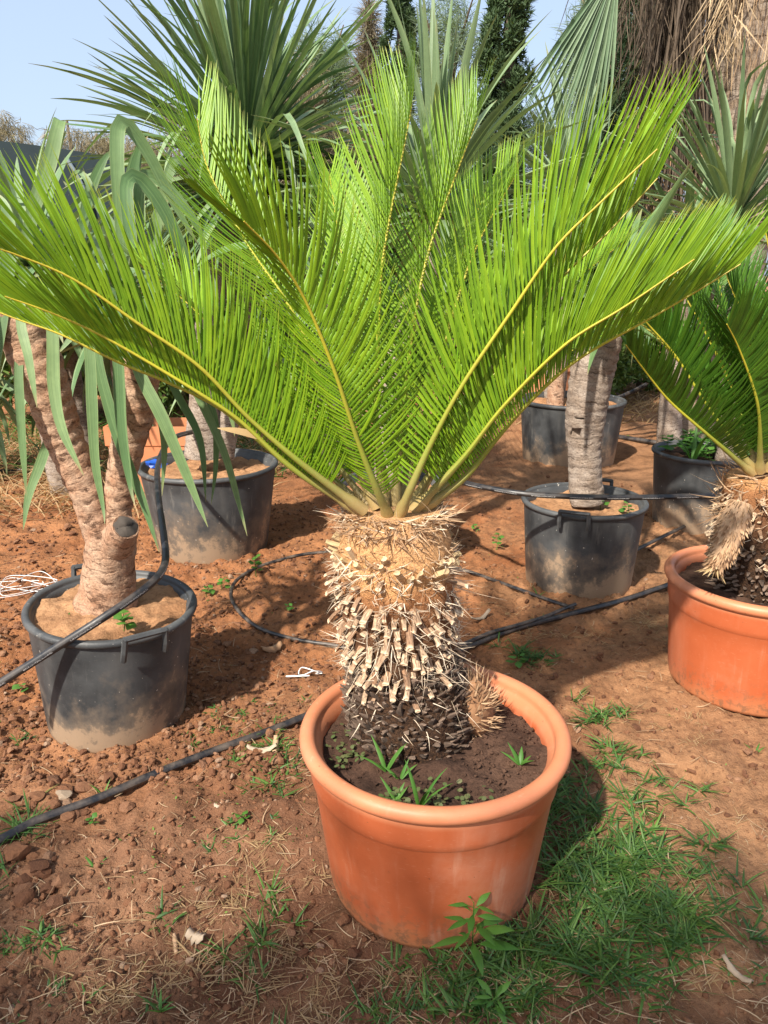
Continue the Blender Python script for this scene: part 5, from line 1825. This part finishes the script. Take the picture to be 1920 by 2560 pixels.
for zz in (1.75, 0.9):
    mb = MB()
    tube(mb, np.array([(-11.4, 11.92, zz), (-3.2, 11.92, zz)]), 0.025, 8)
    mb.ob('rail', M['metal'], nh)
for xx in (-8.6, -6.4, -4.3):
    mb = MB()
    tube(mb, spline([(xx - 0.25, 11.93, 3.0), (xx - 0.05, 11.92, 2.6), (xx, 11.92, 2.0), (xx, 11.92, 0)], 16), 0.03, 8)
    mb.ob('hoop', M['metal'], nh)


def leafcloud(mb, C, rad, n, L, w, rng, droop=0.0, dirbias=None, k=3):
    """leaf-sized blades spread through an ellipsoid, denser towards its surface"""
    u = nrm(rng.normal(size=(n, 3)))
    r = rng.random(n) ** 0.45
    p = np.asarray(C) + u * r[:, None] * np.asarray(rad)
    d = nrm(u * 0.6 + rng.normal(0, .6, (n, 3)) + np.array([0, 0, -droop]) + (0 if dirbias is None else np.asarray(dirbias)))
    blades(mb, p, d, L * rng.uniform(.6, 1.4, n), w * rng.uniform(.7, 1.3, n), 0.15, np.array([0, 0, -1.0]), k, v=rng.random(n))


def tree(name, label, cat, x, y, H, W, mat, seed, style, group=None, ncl=150):
    rng = np.random.default_rng(seed)
    t = thing(name, (x, y, 0), label, cat, group)
    mb = MB()
    tr = 0.025 * H
    tube(mb, spline([(x, y, -0.1), (x + rng.normal(0, .03 * H), y, H * .45), (x, y, H * .93)], 14), np.linspace(tr, tr * .25, 14), 8)
    mb.ob('trunk', M['trunk_dark'], t)
    if style != 'column':
        for k in range(9):
            z0 = H * rng.uniform(.3, .7)
            a = rng.uniform(0, 6.283)
            e = np.array([x + W * .8 * math.cos(a), y + W * .8 * math.sin(a), z0 + H * rng.uniform(.12, .3)])
            mb = MB()
            tube(mb, spline([(x, y, z0), ((x + e[0]) / 2, (y + e[1]) / 2, (z0 + e[2]) / 2 + .03 * H), e], 8), np.linspace(tr * .4, tr * .08, 8), 6)
            mb.ob('limb', M['trunk_dark'], t)
    mb = MB()
    if style == 'column':
        for k in range(ncl):
            h = (k + rng.random()) / ncl
            prof = min(1, (1 - h) * 2.6 + 0.06) * min(1, h * 6 + .35)
            a = rng.uniform(0, 6.283)
            rr = W * prof * rng.uniform(.35, .9)
            leafcloud(mb, (x + rr * math.cos(a), y + rr * math.sin(a), H * (.06 + .94 * h)), (W * .28 * rng.uniform(.7, 1.3), W * .28, H * .03), 320, H * .013, H * .0034, rng, dirbias=(0, 0, .9), k=2)
    elif style == 'feather':
        for k in range(110):
            u = nrm(rng.normal(size=3)) * rng.random() ** .4
            c = np.array([x, y, H * .66]) + u * np.array([W, W, H * .34])
            leafcloud(mb, c, (W * .2, W * .2, H * .045), 120, H * .045, H * .0011, rng, dirbias=(0, 0, .35))
    elif style == 'droop':
        for k in range(120):
            u = nrm(rng.normal(size=3)) * rng.random() ** .4
            c = np.array([x, y, H * .6]) + u * np.array([W, W, H * .40])
            leafcloud(mb, c, (W * .18, W * .18, H * .04), 110, H * .05, H * .0014, rng, droop=.9)
    else:
        for k in range(90):
            u = nrm(rng.normal(size=3)) * rng.random() ** .4
            c = np.array([x, y, H * .55]) + u * np.array([W, W, H * .45])
            leafcloud(mb, c, (W * .24, W * .24, H * .09), 100, H * .05, H * .014, rng)
    cr = mb.ob('crown', mat, t)
    return t


def TX(px, y):
    return U(px, 150, y)[0]


tree('cypress_tree', 'tall dark cypress column rising against the sky beside the fan palm leaf', 'tree', TX(1262, 16), 16, 9.5, 0.50, M['cypress'], 1, 'column')
tree('cypress_tree', 'slim grey-green cypress directly above the tallest cycad frond', 'tree', TX(1000, 19), 19, 9.5, 0.42, M['cypress'], 2, 'column')
tree('cypress_tree', 'thin browning cypress with sparse top', 'tree', TX(922, 20), 20, 7.6, 0.34, M['cypress_brown'], 3, 'feather')
tree('conifer', 'dense dark green conifer behind the hanging fan palm leaf', 'tree', TX(1600, 9), 9, 5.2, 0.62, M['conifer'], 4, 'column')
tree('feathery_tree', 'pale feathery tree left of the browning cypress', 'tree', TX(800, 21), 21, 7.3, 0.95, M['feather'], 5, 'feather')
tree('feathery_tree', 'largest pale feathery tree between the two dark cypresses', 'tree', TX(1120, 19), 19, 7.2, 1.15, M['feather'], 6, 'feather')
tree('feathery_tree', 'low feathery shrub right of the tall dark cypress', 'tree', TX(1350, 17), 17, 4.6, 1.0, M['feather'], 7, 'feather')
tree('feathery_tree', 'feathery tree seen through the gap beside the dark conifer', 'tree', TX(1530, 16), 16, 7.5, 0.9, M['feather'], 8, 'feather')
tree('casuarina_tree', 'brownish drooping tree behind the huge yucca crown', 'tree', TX(720, 17), 17, 5.6, 1.0, M['hedge'], 9, 'droop')
tree('casuarina_tree', 'brownish drooping tree under the pale feathery one', 'tree', TX(850, 18), 18, 4.9, 1.1, M['hedge'], 10, 'droop')
for k in range(8):
    px = -120 + k * 90
    yy = 29 + (k * 37 % 5)
    tree('casuarina_tree', 'brownish hedge tree in the row above the shade house', 'tree', TX(px, yy), yy, 6.6 + 0.9 * math.sin(k * 2.3), 1.9, M['hedge'], 20 + k, 'droop', 'hedge trees beyond the shade house')
for k, (px, yy, H, W) in enumerate([(40, 7.6, 1.7, 0.9), (230, 8.2, 1.8, 0.9), (400, 7.8, 1.5, 0.8), (520, 9.5, 2.2, 0.9), (760, 9.0, 2.3, 0.9), (980, 10, 2.4, 1.0), (1180, 10.5, 2.5, 1.0), (1560, 8.6, 1.1, 0.55), (1680, 9.5, 1.6, 0.8), (1400, 9.6, 2.4, 0.9)]):
    tree('bush', ['dark green bush in front of the shade house corner', 'wide green bush along the shade house', 'low green bush beside the box planter', 'rounded green bush low behind the huge yucca crown', 'green bush behind the left cycad fronds', 'green bush hidden behind the tallest cycad frond', 'green bush behind the pale far yucca', 'low dense bush with bluish hose in front', 'bush behind the tall straight pot', 'leafy bush beside the low feathery shrub'][k], 'bush', TX(px, yy), yy, H, W, M['bush'], 40 + k, 'bush')

# unseen tree added behind the camera, its crown shaped to shade the foreground
rng = np.random.default_rng(123)
st = thing('added_shade_tree', (-2.9, -3.4, 0), 'unseen leafy tree added behind the viewpoint to shade the foreground', 'tree')
mb = MB()
tube(mb, spline([(-2.9, -3.4, -.1), (-2.8, -3.2, 1.4), (-2.4, -2.7, 2.6), (-2.0, -2.2, 3.3)], 20), np.linspace(.16, .06, 20), 10)
mb.ob('trunk', M['trunk_dark'], st)
for e in [(-3.1, -1.9, 3.6), (-0.6, -1.8, 3.5), (-1.5, -1.5, 3.6), (-2.4, -1.6, 3.7), (-0.3, -2.1, 3.4)]:
    mb = MB()
    tube(mb, spline([(-2.4, -2.7, 2.6), ((-2.4 + e[0]) / 2, (-2.7 + e[1]) / 2, 3.2), e], 10), np.linspace(.05, .012, 10), 7)
    mb.ob('limb', M['trunk_dark'], st)
mb = MB()
for k in range(120):
    u = rng.uniform(-1, 1, 3)
    c = np.array([-1.70, -1.95, 3.52]) + u * np.array([1.75, 0.50, 0.28])
    leafcloud(mb, c, (.24, .2, .16), 34, .11, .024, rng)
mb.ob('crown', M['bush'], st)

# ---- fan palm on the right
fp = thing('fan_palm', (2.95, 6.6, 0), 'fan palm with shaggy trunk, dead leaf skirt and hanging green fan', 'palm')
fx = TX(1870, 6.6)
fp.location = (fx, 6.6, 0)
parent_inv[fp.name] = Matrix.Translation((fx, 6.6, 0)).inverted()
yucca_trunk(fp, [np.array([fx, 6.6, -0.05]), np.array([fx, 6.6, 1.5]), np.array([fx + .02, 6.6, 3.0]), np.array([fx + .03, 6.6, 4.6])], [0.36, 0.33, 0.34, 0.38], M['bark_palm'], 'trunk', 15, 0.05, 40, 26)
rng = np.random.default_rng(91)


def hanging(name, c, wx, wy, z0, z1, n, mat, seed, L=(0.5, 1.3), w=0.006, wav=0.12):
    rng = np.random.default_rng(seed)
    b = np.stack([c[0] + rng.normal(0, wx, n), c[1] + rng.normal(0, wy, n), rng.uniform(z0, z1, n)], -1)
    d = nrm(np.stack([rng.normal(0, wav, n), rng.normal(0, wav, n), -np.ones(n)], -1))
    mb = MB()
    blades(mb, b, d, rng.uniform(*L, n), rng.uniform(.6, 1.4, n) * w, rng.normal(0, .1, n), nrm(rng.normal(size=(n, 3))), 5, prof=np.array([1, 1, .9, .7, .1]))
    o = mb.ob(name, mat, fp)
    o['kind'] = 'stuff'


sx = TX(1690, 6.4)
hanging('dead_skirt', (sx, 6.4), 0.085, 0.10, 2.9, 4.6, 900, M['skirt'], 1, (0.7, 1.5), 0.007)
hanging('dead_skirt', (fx + 0.02, 6.25), 0.24, 0.08, 3.5, 4.6, 130, M['skirt'], 2, (0.2, 0.55), 0.016, .3)
hanging('hanging_fibres', (TX(1600, 6.2), 6.2), 0.16, 0.05, 3.2, 4.4, 260, M['skirt'], 3, (0.4, 0.9), 0.003, .25)
hanging('flower_strands', (TX(1805, 6.0), 6.0), 0.075, 0.05, 2.95, 3.9, 170, M['inflor'], 4, (0.2, 0.4), 0.0035, .35)
hanging('leaf_threads', (TX(1905, 6.0), 6.0), 0.08, 0.05, 2.8, 4.2, 50, M['straw'], 5, (0.6, 1.2), 0.003, .12)
hanging('brown_root_fringe', (TX(1720, 6.5), 6.5), 0.16, 0.1, 1.9, 2.7, 420, M['fibre_brown'], 6, (0.25, 0.5), 0.004, .5)


def fan(hub, dirc, spread, n, L, seed, w=0.018):
    """a fan leaf: hub position, central direction, opening, each segment a part"""
    rng = np.random.default_rng(seed)
    dc = nrm(np.array(dirc, float))
    sidev = nrm(np.cross(dc, np.array([0.15, -1, 0.1])))
    nv = np.cross(sidev, dc)
    for k in range(n):
        a = (k / (n - 1) - .5) * spread
        d = nrm(dc * math.cos(a) + sidev * math.sin(a) + nv * rng.normal(0, .05))
        s = nrm(np.cross(d, nv))
        mb = MB()
        blades(mb, np.array([hub]), d[None], np.array([L * (1 - .25 * abs(a)) * rng.uniform(.88, 1.06)]), np.array([w]), np.array([rng.uniform(.05, .2)]), nrm(np.array([[0, -.1, -1.0]])), 8, 0.8, s[None], np.array([.2, .5, .85, 1, .9, .6, .3, .03]))
        mb.ob('fan_segment', M['fan'], fp)


FH = U(1548, -95, 5.6)
fan(FH, (-0.38, -0.1, -1.0), 0.72, 38, 1.12, 1, 0.011)
mb = MB()
tube(mb, spline([np.array([fx, 6.5, 4.9]), (np.array([fx, 6.5, 4.9]) + FH) / 2 + np.array([0, 0, .25]), FH], 16), 0.018, 8)
mb.ob('leaf_stalk', M['rachis'], fp)
# live crown above the frame, so the palm stays a palm from elsewhere
for k in range(7):
    a = k * 0.9
    hub = np.array([fx + .9 * math.cos(a), 6.6 + .9 * math.sin(a), 5.4 + .2 * math.sin(k * 2)])
    fan(hub, (math.cos(a), math.sin(a), 0.1 - .3 * (k % 2)), 1.9, 14, 1.0, 10 + k, .02)

for o in bpy.data.objects:
    if '_world' in o:
        del o['_world']
